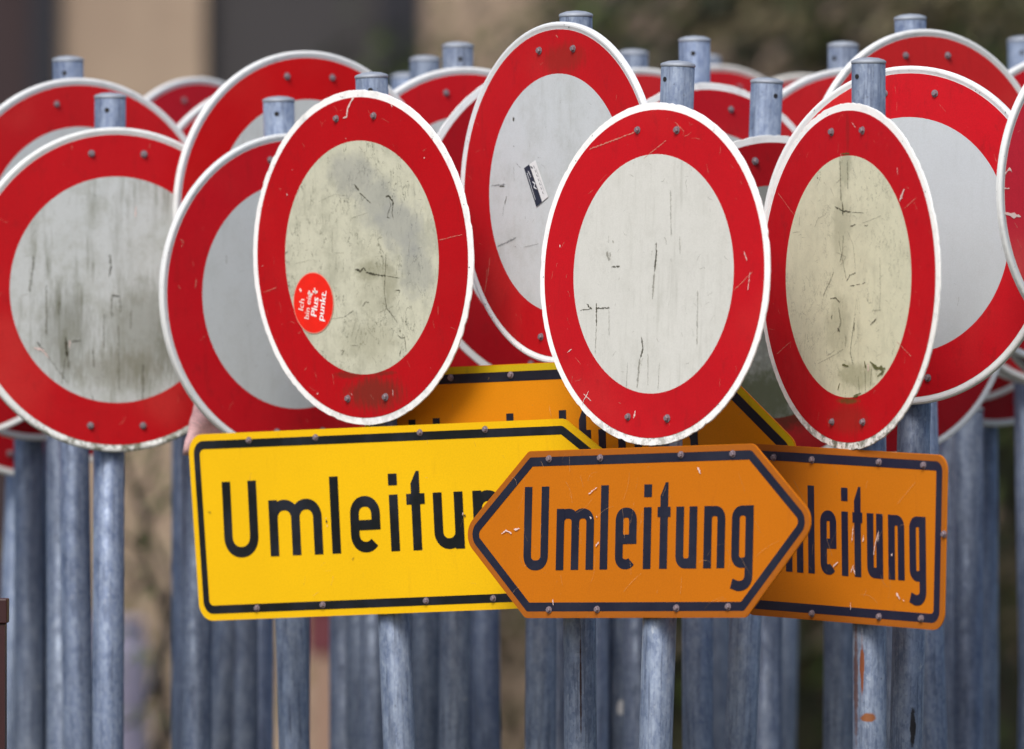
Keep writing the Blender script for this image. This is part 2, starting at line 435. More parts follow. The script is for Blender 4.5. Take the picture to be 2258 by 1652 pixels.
def arrow_plate(root, M, pole_xy, yaw, corners, rad, ins, band, matp, matb, text, bolts, name='detour_plate', off=.042, label=None, edge=None):
    """plate bolted to the post; corners in view px on the plate's own plane"""
    ya = R_(yaw); o3 = Vector((math.sin(ya), -math.cos(ya), 0)) * off
    d = bpy.data.objects.new(name, None)
    zc = CAMZ - (sum(c[1] for c in corners) / len(corners) - CY) / FPX * 15
    loc = Vector((o3.x, o3.y, zc)); Mx = M @ Matrix.LocRotScale(loc, Matrix.Rotation(ya, 3, 'Z').to_euler(), (1, 1, 1))
    bpy.data.objects.remove(d); fc = Face(Mx, Mx.inverted())
    poly = [fc.loc(*c) for c in corners]
    out = rounded(poly, rad); n = len(out); cen = (sum(p[0] for p in out) / n, sum(p[1] for p in out) / n)
    V = [(x, 0, z) for x, z in out] + [(x, .0028, z) for x, z in out]
    F = [tuple(range(n)), tuple(range(2 * n - 1, n - 1, -1))] + [(k, (k + 1) % n, n + (k + 1) % n, n + k) for k in range(n)]
    p = mesh_obj(name, V, F, matp, root); p.location = loc; p.rotation_euler = (0, 0, ya)
    if label: p['label'] = label
    pin = 15.0 / FPX
    A = rounded(inset(poly, ins), [max(.004, (r if not isinstance(rad, list) else r) - ins * .8) for r in (rad if isinstance(rad, list) else [rad] * len(poly))])
    B = rounded(inset(poly, ins + band), [max(.003, r - (ins + band) * .85) for r in (rad if isinstance(rad, list) else [rad] * len(poly))])
    m = len(A); V = [(x, -.0006, z) for x, z in A] + [(x, -.0006, z) for x, z in B]
    mesh_obj('border_line', V, [(k, (k + 1) % m, m + (k + 1) % m, m + k) for k in range(m)], matb, p)
    if edge:
        A0 = rounded(inset(poly, .0012), rad); A1 = rounded(inset(poly, ins - .0004), [max(.004, r - ins * .8) for r in (rad if isinstance(rad, list) else [rad] * len(poly))]); m = len(A0)
        mesh_obj('edge_strip', [(x, -.0004, z) for x, z in A0] + [(x, -.0004, z) for x, z in A1], [(k, (k + 1) % m, m + (k + 1) % m, m + k) for k in range(m)], edge, p)
    if text:
        (x0, y0), (x1, y1), (hx, hy), s, q = text          # baseline start, baseline end (of full word), cap vector px, stroke, width factor
        word = 'Umleitung'
        tot = sum((glyph(c, s, q)[2] + GAP[c] * q) for c in word)
        a, b, c3 = fc.loc(x0, y0), fc.loc(x1, y1), fc.loc(x0 + hx, y0 + hy)
        ux = Vector((b[0] - a[0], b[1] - a[1])) / tot; uz = Vector((c3[0] - a[0], c3[1] - a[1])); x = 0
        SQ[0] = .84 if q < .7 else .94
        for ch in word:
            S1, Q1, wd = glyph(ch, s, q); parts = []; yy = -.0006
            for st in S1: parts.append(stroke(st, s, yy)); yy -= .0002
            for qd in Q1: parts.append(([(u, yy, z) for u, z in qd], [tuple(range(len(qd)))])); yy -= .0002
            v, f = join(*parts)
            v = [(a[0] + (ux.x * (vx + x) + uz.x * vz), vy, a[1] + (ux.y * (vx + x) + uz.y * vz)) for vx, vy, vz in v]
            mesh_obj('letter', v, f, matb, p); x += wd + GAP[ch] * q
        SQ[0] = 1.0
    for bx, by in bolts:
        l = fc.loc(bx, by); bolt(p, l[0], l[1], .85, -.0004)
    for zz in (min(q[1] for q in poly) + .05, max(q[1] for q in poly) - .05):
        v, f = join(tube((0, 0, zc + zz - .012), (0, 0, zc + zz + .012), POLE_R + .003, POLE_R + .003, 24),
                    box(-.06, .06, -POLE_R - .0095, -POLE_R - .001, zc + zz - .011, zc + zz + .011))
        c = mesh_obj('clamp', v, f, CLAMPM, root); c.rotation_euler = (0, 0, ya)
    return p, fc, poly

def plate_mat(base, edge_dirt, seed, wear=.3, dark=.3):
    s = N('plate_sheeting'); o = (seed, seed * 1.7, seed * .3); b3 = S(base)[:3]
    c = s.mix(s.rng(s.noise(4, 4, .6, off=o), .3, .7, 0, dark), S(base), tuple(v * .75 for v in b3) + (1,))
    c = s.mix(s.rng(s.noise(11, 6, .6, sc=(5, 1, 1), off=o), .58, .8, 0, wear), c, S(edge_dirt))
    c = s.mix(s.rng(s.noise(210, 3, .7, off=o), .70, .78, 0, .6), c, S((235, 205, 160)))
    c = s.mix(s.rng(s.noise(330, 2, .5, off=o), .35, .7, 0, .16), c, tuple(v * .55 for v in b3) + (1,))
    return s.done(c, .58, bump=s.noise(60, 4), bs=.12, bd=.002, spec=.2)
def ink_mat(base, seed, wear=.2):
    s = N('ink'); o = (seed, 2, seed)
    c = s.mix(s.rng(s.noise(8, 5, .6, off=o), .4, .7, 0, .5), S(base), S((44, 47, 62)))
    c = s.mix(s.rng(s.noise(150, 4, .7, off=o), .66, .74, 0, wear), c, S((150, 120, 90)))
    return s.done(c, .5, spec=.35)

# ================================================================== LARGE STRUCTURE: ground, bank, house
def ground_mat():
    s = N('yard_ground'); c = s.mix(s.rng(s.noise(.6, 6), .4, .6), S((112, 104, 88)), S((84, 88, 58)))
    c = s.mix(s.rng(s.noise(18, 6, .7), .4, .65, 0, .6), c, S((70, 62, 52)))
    return s.done(c, .95, bump=s.noise(12, 8), bs=.5, bd=.03)
g = mesh_obj('ground', [(-400, -60, 0), (400, -60, 0), (400, 900, 0), (-400, 900, 0)], [(0, 1, 2, 3)], ground_mat()); g['kind'] = 'structure'

def bank():
    rnd = random.Random(5); V, F = [], []; nx, ny = 60, 30
    for j in range(ny + 1):
        for i in range(nx + 1):
            x = .6 + 16 * i / nx; t = j / ny; y = 36.5 + 10 * t - .8 * math.exp(-((x - 6) / 5) ** 2)
            z = -.1 + 6.5 * (1 - (1 - t) ** 2) * min(1, (x + .6) / 1.2) + .12 * math.sin(x * 5 + y) + rnd.uniform(-.06, .06)
            V.append((x, y, z))
    for j in range(ny):
        for i in range(nx): a = j * (nx + 1) + i; F.append((a, a + 1, a + nx + 2, a + nx + 1))
    s = N('bank_soil'); c = s.mix(s.rng(s.noise(2.2, 6, .65), .4, .62), S((78, 76, 56)), S((54, 66, 38)))
    c = s.mix(s.rng(s.noise(9, 6, .7), .5, .7, 0, .7), c, S((88, 84, 60)))
    o = mesh_obj('hillside', V, F, s.done(c, .95, bump=s.noise(8, 8), bs=.6, bd=.06), None, True); o['kind'] = 'structure'
bank()

def house():
    Y = 36.0; X = lambda px: (px - CX) / FPX * Y; Z = lambda py: CAMZ - (py - CY) / FPX * Y
    h = empty('house', (X(300), Y, 0), 'out of focus beige rendered house wall with dark window and doorway behind the posts', 'house')
    s = N('beige_render'); c = s.mix(s.rng(s.noise(1.6, 5), .35, .65), S((160, 142, 124)), S((146, 128, 112)))
    c = s.mix(s.rng(s.noise(6, 6, .6, sc=(3, 1, .6)), .5, .75, 0, .4), c, S((124, 108, 96)))
    wm = s.done(c, .9, bump=s.noise(60, 5), bs=.3, bd=.004)
    def P(name, b, m, par=h):
        v, f = b; lx, ly = h.location.x, h.location.y
        return mesh_obj(name, [(a - lx, b_ - ly, c_) for a, b_, c_ in v], f, m, par)
    xl, xr, ztop = -7.0, X(1345), 5.2
    P('wall', join(box(X(118), X(450), Y, Y + .3, 0, ztop), box(X(918), xr, Y, Y + .3, 0, ztop),
                   box(X(450), X(918), Y, Y + .3, 0, Z(1010)), box(X(450), X(918), Y, Y + .3, Z(-330), ztop),
                   box(xl, X(78) - 1.1, Y, Y + .3, 0, ztop), box(X(78) - 1.1, X(118), Y, Y + .3, 2.95 + 1.2, ztop),
                   box(xr - .3, xr, Y + .3, Y + 7, 0, ztop)), wm)
    slate = plain('slate_glass', (54, 52, 55), .75); navy = plain('navy_frame', (8, 11, 28), .6); maroon = plain('maroon_wood', (44, 27, 32), .7)
    win = P('window', box(X(452), X(850), Y + .12, Y + .16, Z(1010) + .02, Z(-330)), slate)
    P('shutter', box(X(840), X(930), Y - .03, Y + .1, Z(1000), Z(-330) - .01), navy)
    P('window_frame', join(box(X(451), X(462), Y + .05, Y + .119, Z(1010) + .02, Z(-330)), box(X(838), X(850), Y + .05, Y + .119, Z(1010) + .02, Z(-330))), navy)
    P('sill', box(X(440), X(925), Y - .06, Y + .1, Z(1010), Z(1010) + .018), plain('sill_stone', (120, 118, 112), .8))
    P('door', box(X(78) - 1.09, X(64), Y + .1, Y + .15, .02, 4.1), maroon)
    P('downpipe', join(box(X(66), X(130), Y - .07, Y + .05, .05, ztop)), navy)
    P('roof', join(box(xl - .3, xr + .3, Y - .5, Y + 8, ztop + .002, ztop + .2)), plain('roof_tile', (96, 60, 48), .8))
house()

# shrubs: stems and leaves
LEAFC = {'olive': (84, 104, 46), 'dark': (32, 42, 24), 'brown': (84, 74, 54), 'tan': (116, 106, 78), 'rose': (112, 96, 84), 'yellow': (134, 122, 44)}
LEAFM = {}
for k_, c_ in LEAFC.items():
    s = N('leaf_' + k_); LEAFM[k_] = s.done(s.mix(s.rng(s.noise(14, 3), .3, .7), S(c_), tuple(v * .5 for v in S(c_)[:3]) + (1,)), .7)
BARK = plain('bark', (58, 48, 40), .9)

def branch_tree(base, h, spread, seed, r0=.014, levels=4, nroot=4):
    rnd = random.Random(seed); parts = []; tips = []
    def grow(p, d, L, r, lv):
        q = p
        for i in range(3):
            d = (d + Vector((rnd.gauss(0, .22), rnd.gauss(0, .22), rnd.gauss(.04, .12)))).normalized(); nq = q + d * L / 3
            parts.append(tube(q, nq, r, r * .85, 6)); r *= .85; q = nq
        tips.append(q)
        if lv > 0:
            for _ in range(rnd.choice((2, 3))):
                grow(q, (d + Vector((rnd.gauss(0, spread), rnd.gauss(0, spread), rnd.gauss(.1, .3)))).normalized(), L * rnd.uniform(.6, .85), r * .75, lv - 1)
    for i in range(nroot):
        a = rnd.uniform(0, 6.28); grow(Vector((math.cos(a) * .08, math.sin(a) * .08, 0)), Vector((math.cos(a) * spread * .6, math.sin(a) * spread * .6, 1)).normalized(), h * .34, r0, levels)
    return parts, tips

def shrub(name, px, Y, h, seed, mix, label, cat, spread=.45, nleaf=1800, lsz=.035, base_z=0, r0=.014, clump=.16, group=None, nroot=4):
    base = at(px, CY, Y); base.z = base_z; rnd = random.Random(seed)
    root = empty(name, base, label, cat, group); parts, tips = branch_tree(base, h, spread, seed, r0, nroot=nroot)
    v, f = join(*parts); mesh_obj('branches', v, f, BARK, root, True)
    V = {k: ([], []) for k in mix}
    tipcol = [(t, rnd.choice(list(mix))) for t in tips]
    for _ in range(nleaf):
        t, k = rnd.choice(tipcol); c = t + Vector((rnd.gauss(0, clump), rnd.gauss(0, clump), rnd.gauss(0, clump)))
        n = Vector((rnd.gauss(0, 1), rnd.gauss(0, 1), rnd.gauss(0, 1))).normalized(); a = n.orthogonal().normalized(); b = n.cross(a)
        sz = lsz * rnd.uniform(.6, 1.4); vv, ff = V[k]; i = len(vv)
        vv += [c - a * sz, c + b * sz * .45 + n * sz * .1, c + a * sz, c - b * sz * .45 + n * sz * .1]; ff.append((i, i + 1, i + 2, i + 3))
    me = bpy.data.meshes.new('foliage'); VV, FF, MI = [], [], []
    for j, (k, (vv, ff)) in enumerate(V.items()):
        o = len(VV); VV += [tuple(q) for q in vv]; FF += [tuple(i + o for i in q) for q in ff]; MI += [j] * len(ff); me.materials.append(LEAFM[k])
    me.from_pydata(VV, [], FF); me.polygons.foreach_set('material_index', MI); me.update()
    fo = bpy.data.objects.new('foliage', me); C.objects.link(fo); fo.parent = root; fo['kind'] = 'stuff'
    return root

SG = 'shrubs on the hillside behind the signs'
for i, (px, Y, h, mix, lab) in enumerate([
    (1600, 35.4, 3.6, ('olive', 'dark'), 'blurred dark green shrub behind the tall central round sign, beside the house wall'),
    (1640, 35.6, 3.6, ('dark', 'olive', 'brown', 'tan'), 'blurred green and brown shrub behind the bare post tops right of centre'),
    (1830, 34.6, 3.6, ('brown', 'tan', 'olive', 'dark'), 'blurred brown and dusty pink shrub between the central post tops and the right cluster'),
    (1930, 35, 3.7, ('brown', 'dark', 'olive', 'tan'), 'blurred dull brown shrub behind the highest post of the right cluster'),
    (2100, 34, 3.7, ('brown', 'rose', 'dark', 'tan'), 'blurred reddish brown shrub behind the topmost red arc at the right'),
    (2260, 34.6, 3.6, ('olive', 'yellow', 'brown', 'dark'), 'blurred shrub with yellow green leaves at the right edge of the picture'),
    (2420, 35, 3.5, ('olive', 'brown', 'dark'), 'blurred olive shrub just beyond the right edge of the picture'),
    (1220, 33, 1.5, ('brown', 'olive', 'rose', 'dark'), 'low blurred brown and green shrub showing between the posts below the centre'),
    (1540, 32.4, 1.5, ('dark', 'olive', 'brown'), 'low dark green shrub showing between the posts under the orange double arrow'),
    (1800, 32.6, 1.5, ('olive', 'dark', 'brown', 'rose'), 'low green shrub seen in the gap left of the rust stained post')]):
    shrub('shrub', px, Y, h, 20 + i, mix, lab, 'shrub', .24, nleaf=5600 if h > 2 else 2200, lsz=.045, clump=.13 if h > 2 else .12, group=SG)
def gap_shrub():
    Y = 23.5; b = at(330, CY, Y); root = empty('bare_shrub', (b.x, Y, 0), 'bare dark twisted branches in the gap left of the yellow arrow sign', 'shrub')
    o = Vector((b.x, Y, 0)); rnd = random.Random(4); parts = []
    def run(pts, w0, w1):
        P = [at(x, y, Y + rnd.uniform(-.15, .15)) - o for x, y in pts]; n = len(P) - 1
        for k in range(n):
            a, c = P[k], P[k + 1]; ra = (w0 + (w1 - w0) * k / n) / 2 / FPX * Y; rb = (w0 + (w1 - w0) * (k + 1) / n) / 2 / FPX * Y
            parts.append(tube(a, c, ra, rb, 8))
    run([(350, 2420), (345, 2000), (352, 1700), (362, 1560), (352, 1470), (372, 1385), (362, 1340), (335, 1280), (312, 1215), (322, 1150), (300, 1090), (278, 1030), (262, 960)], 30, 14)
    run([(362, 1350), (385, 1290), (345, 1210), (318, 1160), (352, 1110), (392, 1080)], 18, 10)
    run([(352, 1470), (330, 1540), (296, 1590), (262, 1600)], 16, 9); run([(335, 1280), (300, 1300), (285, 1250), (262, 1230)], 13, 8)
    run([(312, 1215), (285, 1190), (262, 1180)], 13, 8); run([(372, 1385), (400, 1330), (420, 1300)], 14, 8); run([(362, 1560), (385, 1620), (392, 1700)], 14, 10)
    run([(345, 1640), (310, 1680), (285, 1760)], 12, 9); run([(300, 1090), (330, 1060), (345, 1000), (340, 930)], 12, 7)
    v, f = join(*parts); mesh_obj('branches', v, f, plain('dark_bark', (34, 28, 26), .9), root, True)
    V, F = [], []
    for _ in range(150):
        c = at(rnd.gauss(325, 40), rnd.uniform(980, 1650), Y + rnd.uniform(-.2, .2)) - o; n = Vector((rnd.gauss(0, 1), rnd.gauss(0, 1), rnd.gauss(0, 1))).normalized(); a = n.orthogonal().normalized(); d = n.cross(a); q = .014; k = len(V)
        V += [c - a * q, c + d * q * .5, c + a * q, c - d * q * .5]; F.append((k, k + 1, k + 2, k + 3))
    mesh_obj('foliage', V, F, LEAFM['olive'], root)['kind'] = 'stuff'
gap_shrub()
shrub('bare_shrub', 262, 30, 2.95, 97, ('olive', 'brown'), 'thin tall twiggy stem in front of the beige house wall', 'shrub', .16, 160, .03, clump=.05, r0=.012, nroot=2)
shrub('bare_shrub', 600, 30, 1.5, 94, ('yellow', 'olive'), 'small twiggy shrub in the narrow gap below the yellow sign', 'shrub', .3, 200, .03, clump=.08, r0=.014, nroot=3)

# rain barrel, post box (blurred, in the gaps)
def barrel():
    Y = 28.; c = at(215, CY, Y); r = empty('rain_barrel', (c.x, Y, 0), 'pale lilac grey plastic barrel behind the left posts', 'barrel')
    zt = CAMZ - (1385 - CY) / FPX * Y; m = plain('pale_plastic', (138, 134, 156), .6); R = .165
    prof = [(R * .9, 0)] + [(R * (1 + .05 * math.sin(math.pi * t / 10) + (.012 if t % 3 == 0 else 0)), zt * t / 10) for t in range(1, 10)] + [(R * .93, zt)]
    v, f = lathe_z(prof, 40); mesh_obj('tub', v, f, m, r, True)
    v, f = lathe_z([(R * .98, zt + .002), (R * 1.0, zt + .012), (R * .9, zt + .03), (R * .3, zt + .04)], 40); mesh_obj('lid', v, f, m, r, True)
barrel()
def postbox():
    Y = 28.; c = at(726, CY, Y); r = empty('letter_box', (c.x, Y, 0), 'blurred dark red letter box on a brown post below the yellow arrow sign', 'letter box')
    z0 = CAMZ - (1440 - CY) / FPX * Y; z1 = CAMZ - (1330 - CY) / FPX * Y; m = plain('dull_red', (92, 34, 44), .6)
    pts = [(-.075, z0), (.075, z0), (.075, z1)] + arc(0, z1, .075, 10, 170, 10) + [(-.075, z1)]; n = len(pts)
    V = [(x, -.06, z) for x, z in pts] + [(x, .06, z) for x, z in pts]
    mesh_obj('box', V, [tuple(range(n)), tuple(range(2 * n - 1, n - 1, -1))] + [(k, (k + 1) % n, n + (k + 1) % n, n + k) for k in range(n)], m, r)
    v, f = box(-.05, .05, -.067, -.062, z1 - .02, z1 - .008); mesh_obj('slot_flap', v, f, DARKM, r)
    v, f = box(-.06, .06, -.05, .05, 0, z0 - .002); mesh_obj('post', v, f, plain('brown_wood', (142, 116, 100), .8), r)
postbox()

# ================================================================== THE SIGNS, back to front
DULL = dict(detail=False)
def P_(label, disc, Y, yaw, lean, ptop, **k): return make_post(label, disc, Y, yaw, lean, ptop, **k)
# far left, back rows
P_('far blurred red round sign at upper left, faded pink bolt, below the beige wall edge', (443, 489, 318), 17.5, 47, 0, 250, red=(193, 23, 40), seed=1, detail=False, pbot=408)
P_('blurred round sign, thin rim arc just left of the big bright upper left disc', (594, 510, 329), 16.9, 32, 0, 157, red=(189, 17, 28), seed=2, detail=False, pbot=484)
P_('hidden round sign, only its blurred post top beside the leftmost cap shows', (165, 560, 330), 17.0, 35, 0, 163, seed=3, detail=False, pbot=109)
P_('round sign cut by the left edge, lower right rim passing under the streaked disc', (-90, 626, 340), 16.6, 28, -.8, 300, red=(179, 11, 25), seed=4, detail=False)
P_('round sign at the left edge, flat bottom rim just under the streaked disc', (85, 640, 332), 16.95, 32, 0, 320, red=(179, 11, 25), seed=5, detail=False, pbot=62)
P_('lowest round sign at the left edge, red bottom and bolt below all others', (80, 736, 318), 17.4, 32, 0, 420, red=(175, 12, 27), seed=6, detail=False, pbot=18)
P_('light rimmed round sign right behind the streaked front left disc, highest cap at the left', (181, 527, 355), 16.3, 34, 0, 130, red=(196, 23, 30), fieldc=(196, 203, 205), seed=7, fade=.3, pbot=171)
P_('large bright red round sign with two top bolts, up left of the red stickered disc', (681, 467, 355), 16.12, 36, 0, 190, red=(200, 3, 11), fieldc=(200, 206, 206), seed=8, dirt=.08, fade=.1, pbot=648)
P_('hidden round sign, only its post shows between the stickered disc post and the left gap', (560, 600, 340), 16.9, 33, 0, 320, seed=38, detail=False, pbot=536)
P_('hidden round sign, its post directly left of the post under the yellow arrow plate', (820, 600, 335), 17.0, 33, 0, 330, seed=39, detail=False, pbot=796)
P_('hidden round sign with dark blurred post top beside the pale cap at upper centre', (968, 545, 345), 16.8, 40, 0, 129, seed=9, detail=False, pbot=941)
P_('hidden far round sign, pale blurred post top left of two upper centre caps', (925, 580, 335), 17.3, 38, 0, 166, seed=10, detail=False, pbot=905)
P_('round sign with pale post cap and one bolt showing, left behind the tall disc', (1033, 504, 356), 16.35, 32, 0, 99, red=(193, 17, 28), fieldc=(200, 206, 208), seed=11, pbot=1001)
P_('hidden round sign, its post leaning beside the gap below the left arrow tip', (1085, 560, 335), 16.9, 33, 0, 330, seed=40, detail=False, pbot=1072)
P_('round sign with bright white rim curving out left behind the tall central disc', (1224, 500, 361), 16.0, 31, -1.0, 170, red=(166, 6, 22), fieldc=(205, 210, 214), rim='flat', rimc=(236, 238, 240), seed=12, detail=False, pbot=1192)
P_('blurred round sign between the tall disc and the near white front disc', (1418, 482, 332), 16.9, 35, 0, 115, red=(203, 36, 42), seed=13, detail=False, pbot=1371, pblobs=[((-.003, CAMZ - (1562 - CY) / FPX * 16.9), (.013, .024), 2.5, (222, 222, 224), 20)])
P_('far blurred round sign right of the tall bare post, small blurred cap above it', (1592, 458, 315), 17.7, 38, 0, 126, red=(193, 23, 37), seed=14, detail=False, rimc=(225, 222, 218), pbot=1584)
P_('farthest pale rimmed round sign between the two drilled post tops right of centre', (1775, 476, 313), 17.9, 38, 0, 230, red=(193, 23, 37), seed=15, detail=False, rimc=(232, 230, 224), pbot=1726)
P_('round sign with a tall bare drilled post top, behind the near white disc', (1563, 540, 358), 16.0, 35, 0, 86, red=(189, 19, 34), seed=16, rim='flat', rimc=(240, 242, 242), pbot=1540)
P_('orange red round sign with drilled post cap, left shoulder of the right cluster', (1882, 492, 342), 16.5, 30, 0, 98, red=(196, 28, 35), seed=17, pbot=1850)
P_('mossy grey faced round sign squeezed between the two right front discs', (1702, 666, 368), 15.6, 35, 0, 178, red=(162, 6, 20), fieldc=(150, 152, 148), rim='flat', rimc=(236, 238, 238), seed=18, streak=.6, speck=.9, cloud=.5, pbot=1634,
   fblobs=[((0, -.17), (.2, .10), .9, (70, 74, 48), 60), ((0, .0), (.2, .22), .7, (96, 98, 92), 90)], rblobs=[((0, -.21), (.2, .05), .8, (70, 40, 24), 60)])
P_('orange red round sign highest in the right cluster, two pale bolts under its rim', (2051, 422, 358), 15.8, 38, 0, 38, red=(200, 34, 37), seed=19, fade=.35, dirt=.15, pbot=2056)
P_('hidden round sign, its dark post just right of the right orange plate', (2122, 560, 330), 17.0, 33, 0, 330, seed=41, detail=False, pbot=2110)
P_('round sign with only its dark red lower right edge under the pale blue faced disc', (1940, 665, 350), 16.1, 31, 0, 330, red=(175, 8, 25), seed=20, detail=False, pbot=1978)
P_('blurred low round sign at the right, flat bottom rim and one bolt', (2195, 620, 320), 17.2, 34, 0, 320, red=(170, 11, 28), seed=21, detail=False, pbot=2172)
P_('blurred round sign at right edge, shallow white lower left rim', (2332, 521, 331), 16.9, 34, 1.4, 260, red=(179, 12, 28), seed=22, detail=False)
P_('round sign at right edge with steep white lower left rim', (2402, 538, 340), 16.5, 40, .6, 300, red=(175, 10, 25), seed=23, detail=False)
P_('hidden round sign, post cap cut by the right picture edge above the red arcs', (2292, 520, 330), 16.9, 36, 0, 86, seed=42, pbot=2284)
P_('round sign at the upper right corner, only a small red wedge under its rim', (2350, 464, 345), 16.35, 36, 1.6, 200, red=(193, 17, 32), seed=24)
# middle rows
E_ = P_('large left front round sign, white field streaked brown green, mossy bottom rim', (258, 639, 358), 15.95, 22, .2, 211, red=(187, 9, 22), fieldc=(196, 202, 203), rimc=(226, 230, 230), seed=25, streak=.95, speck=.6, moss=.9, cloud=.2, mottle=.4,
   fblobs=[((-.10, -.08), (.10, .16), .42, (84, 84, 62), 60, (3.2, 1, .55)), ((.05, -.08), (.15, .18), .42, (86, 88, 62), 60, (3.2, 1, .5)), ((.12, -.10), (.08, .13), .4, (80, 82, 60), 70, (3, 1, .6)), ((0, -.15), (.18, .07), .45, (98, 94, 66), 40, (3, 1, .7))])
F_ = P_('light grey faced round sign partly behind the red stickered disc, touching the yellow plate', (653, 652, 358), 15.9, 36, -1.4, 219, red=(192, 12, 27), fieldc=(190, 197, 200), rimc=(220, 225, 227), seed=26, pmat=galv(103, dark=1.4), speck=.35, streak=.18, cloud=.12)
O_ = P_('large round sign with clean pale blue grey face behind the narrow front oval', (1999, 519, 374), 15.12, -33, 0, 230, red=(194, 10, 27), fieldc=(192, 199, 204), rimc=(230, 233, 234), seed=27, streak=.1, speck=.12, cloud=.1, detail=False, dirt=.3, pbot=2000, mottle=.06, pblobs=[((.010, CAMZ - (1610 - CY) / FPX * 15.1), (.009, .06), 1.8, (44, 42, 44), 40)])
Q_ = P_('faded pinkish red round sign cut off by the right picture edge', (2476, 428, 375), 14.95, 40, 0, 60, red=(200, 37, 56), rimc=(220, 224, 224), seed=28, fade=.9)
D_ = P_('tallest central round sign with small black and white sticker, rear amber arrow plate below', (1230, 426, 378), 15.2, -55, 0, 31, red=(189, 12, 23), fieldc=(200, 206, 210), rimc=(226, 230, 233), seed=29, streak=.12, speck=.22, cloud=.1, pbot=1280, mottle=.2, pblobs=[((.001, CAMZ - (1520 - CY) / FPX * 15.2), (.0028, .16), 1.8, (58, 40, 40), 30)],
   rblobs=[((.02, .24), (.12, .05), .5, (120, 40, 26), 30, (4, 1, .7))])
# front row
A_ = P_('front round sign with red sticker on dirty cream face, above the yellow arrow plate', (797, 568, 370), 15.4, -48, -2.4, 166, red=(183, 0, 14), fieldc=(207, 207, 186), rim='flat', rimc=(250, 250, 250), seed=30, streak=.3, speck=.6, cloud=.15, dirt=.2, fade=.05, moss=.25, mottle=.42, crack=1.0, pmat=galv(101, dark=1.15),
   fblobs=[((-.02, .15), (.11, .075), .5, (140, 143, 144), 24), ((.05, .10), (.10, .08), .5, (138, 142, 144), 24), ((.11, .05), (.11, .10), .52, (136, 140, 144), 24), ((.15, -.02), (.08, .12), .45, (138, 142, 144), 24),
           ((.02, -.024), (.07, .035), .4, (100, 100, 66), 90), ((.075, -.05), (.04, .07), .35, (108, 106, 78), 90),
           ((.01, -.15), (.14, .07), .32, (126, 124, 96), 30), ((.03, -.05), (.09, .12), .22, (126, 124, 98), 30)],
   rblobs=[((.02, -.245), (.14, .055), .75, (104, 40, 26), 50, (3, 1, .6)), ((-.05, -.21), (.07, .012), .5, (60, 44, 26), 120), ((.05, -.21), (.06, .008), .45, (60, 44, 26), 120)])
B_ = P_('front round sign with the cleanest near white face, above the orange double arrow', (1440, 604, 379), 14.75, -49, 1.9, 141, red=(193, 10, 25), fieldc=(213, 214, 209), rim='flat', rimc=(250, 250, 250), seed=31, streak=.3, speck=.2, cloud=.08, dirt=.2, fade=.15, moss=.55, mottle=.12, crack=.1, pmat=galv(102, dark=1.12))
C_ = P_('narrow front round sign, cream face with dark scratches and green moss, rust stained post', (1870, 610, 383), 14.7, -61, -.1, 134, red=(192, 8, 23), fieldc=(216, 215, 188), rim='flat', rimc=(250, 250, 248), seed=32, streak=.25, speck=.5, cloud=.1, moss=.9, dirt=.25, fade=.06, mottle=.22, crack=.55,
   fblobs=[((-.02, .09), (.06, .12), .32, (116, 118, 92), 40), ((-.03, -.09), (.08, .10), .32, (116, 116, 88), 40), ((.03, -.17), (.12, .04), .45, (104, 106, 66), 50), ((-.01, .19), (.04, .06), .4, (108, 112, 82), 50)],
   rblobs=[((0, -.214), (.07, .009), .75, (78, 76, 34), 90), ((0, -.245), (.12, .05), .35, (104, 50, 34), 60, (5, 1, .5)), ((0, .25), (.012, .06), .35, (110, 30, 26), 60, (4, 1, .6))],
   pblobs=[((-.014, CAMZ - (1475 - CY) / FPX * 14.7), (.0055, .09), 1.6, (122, 66, 36), 30), ((-.005, CAMZ - (1583 - CY) / FPX * 14.7), (.021, .013), 1.8, (128, 78, 44), 30), ((-.024, CAMZ - (1500 - CY) / FPX * 14.7), (.006, .2), .8, (98, 60, 44), 60)])

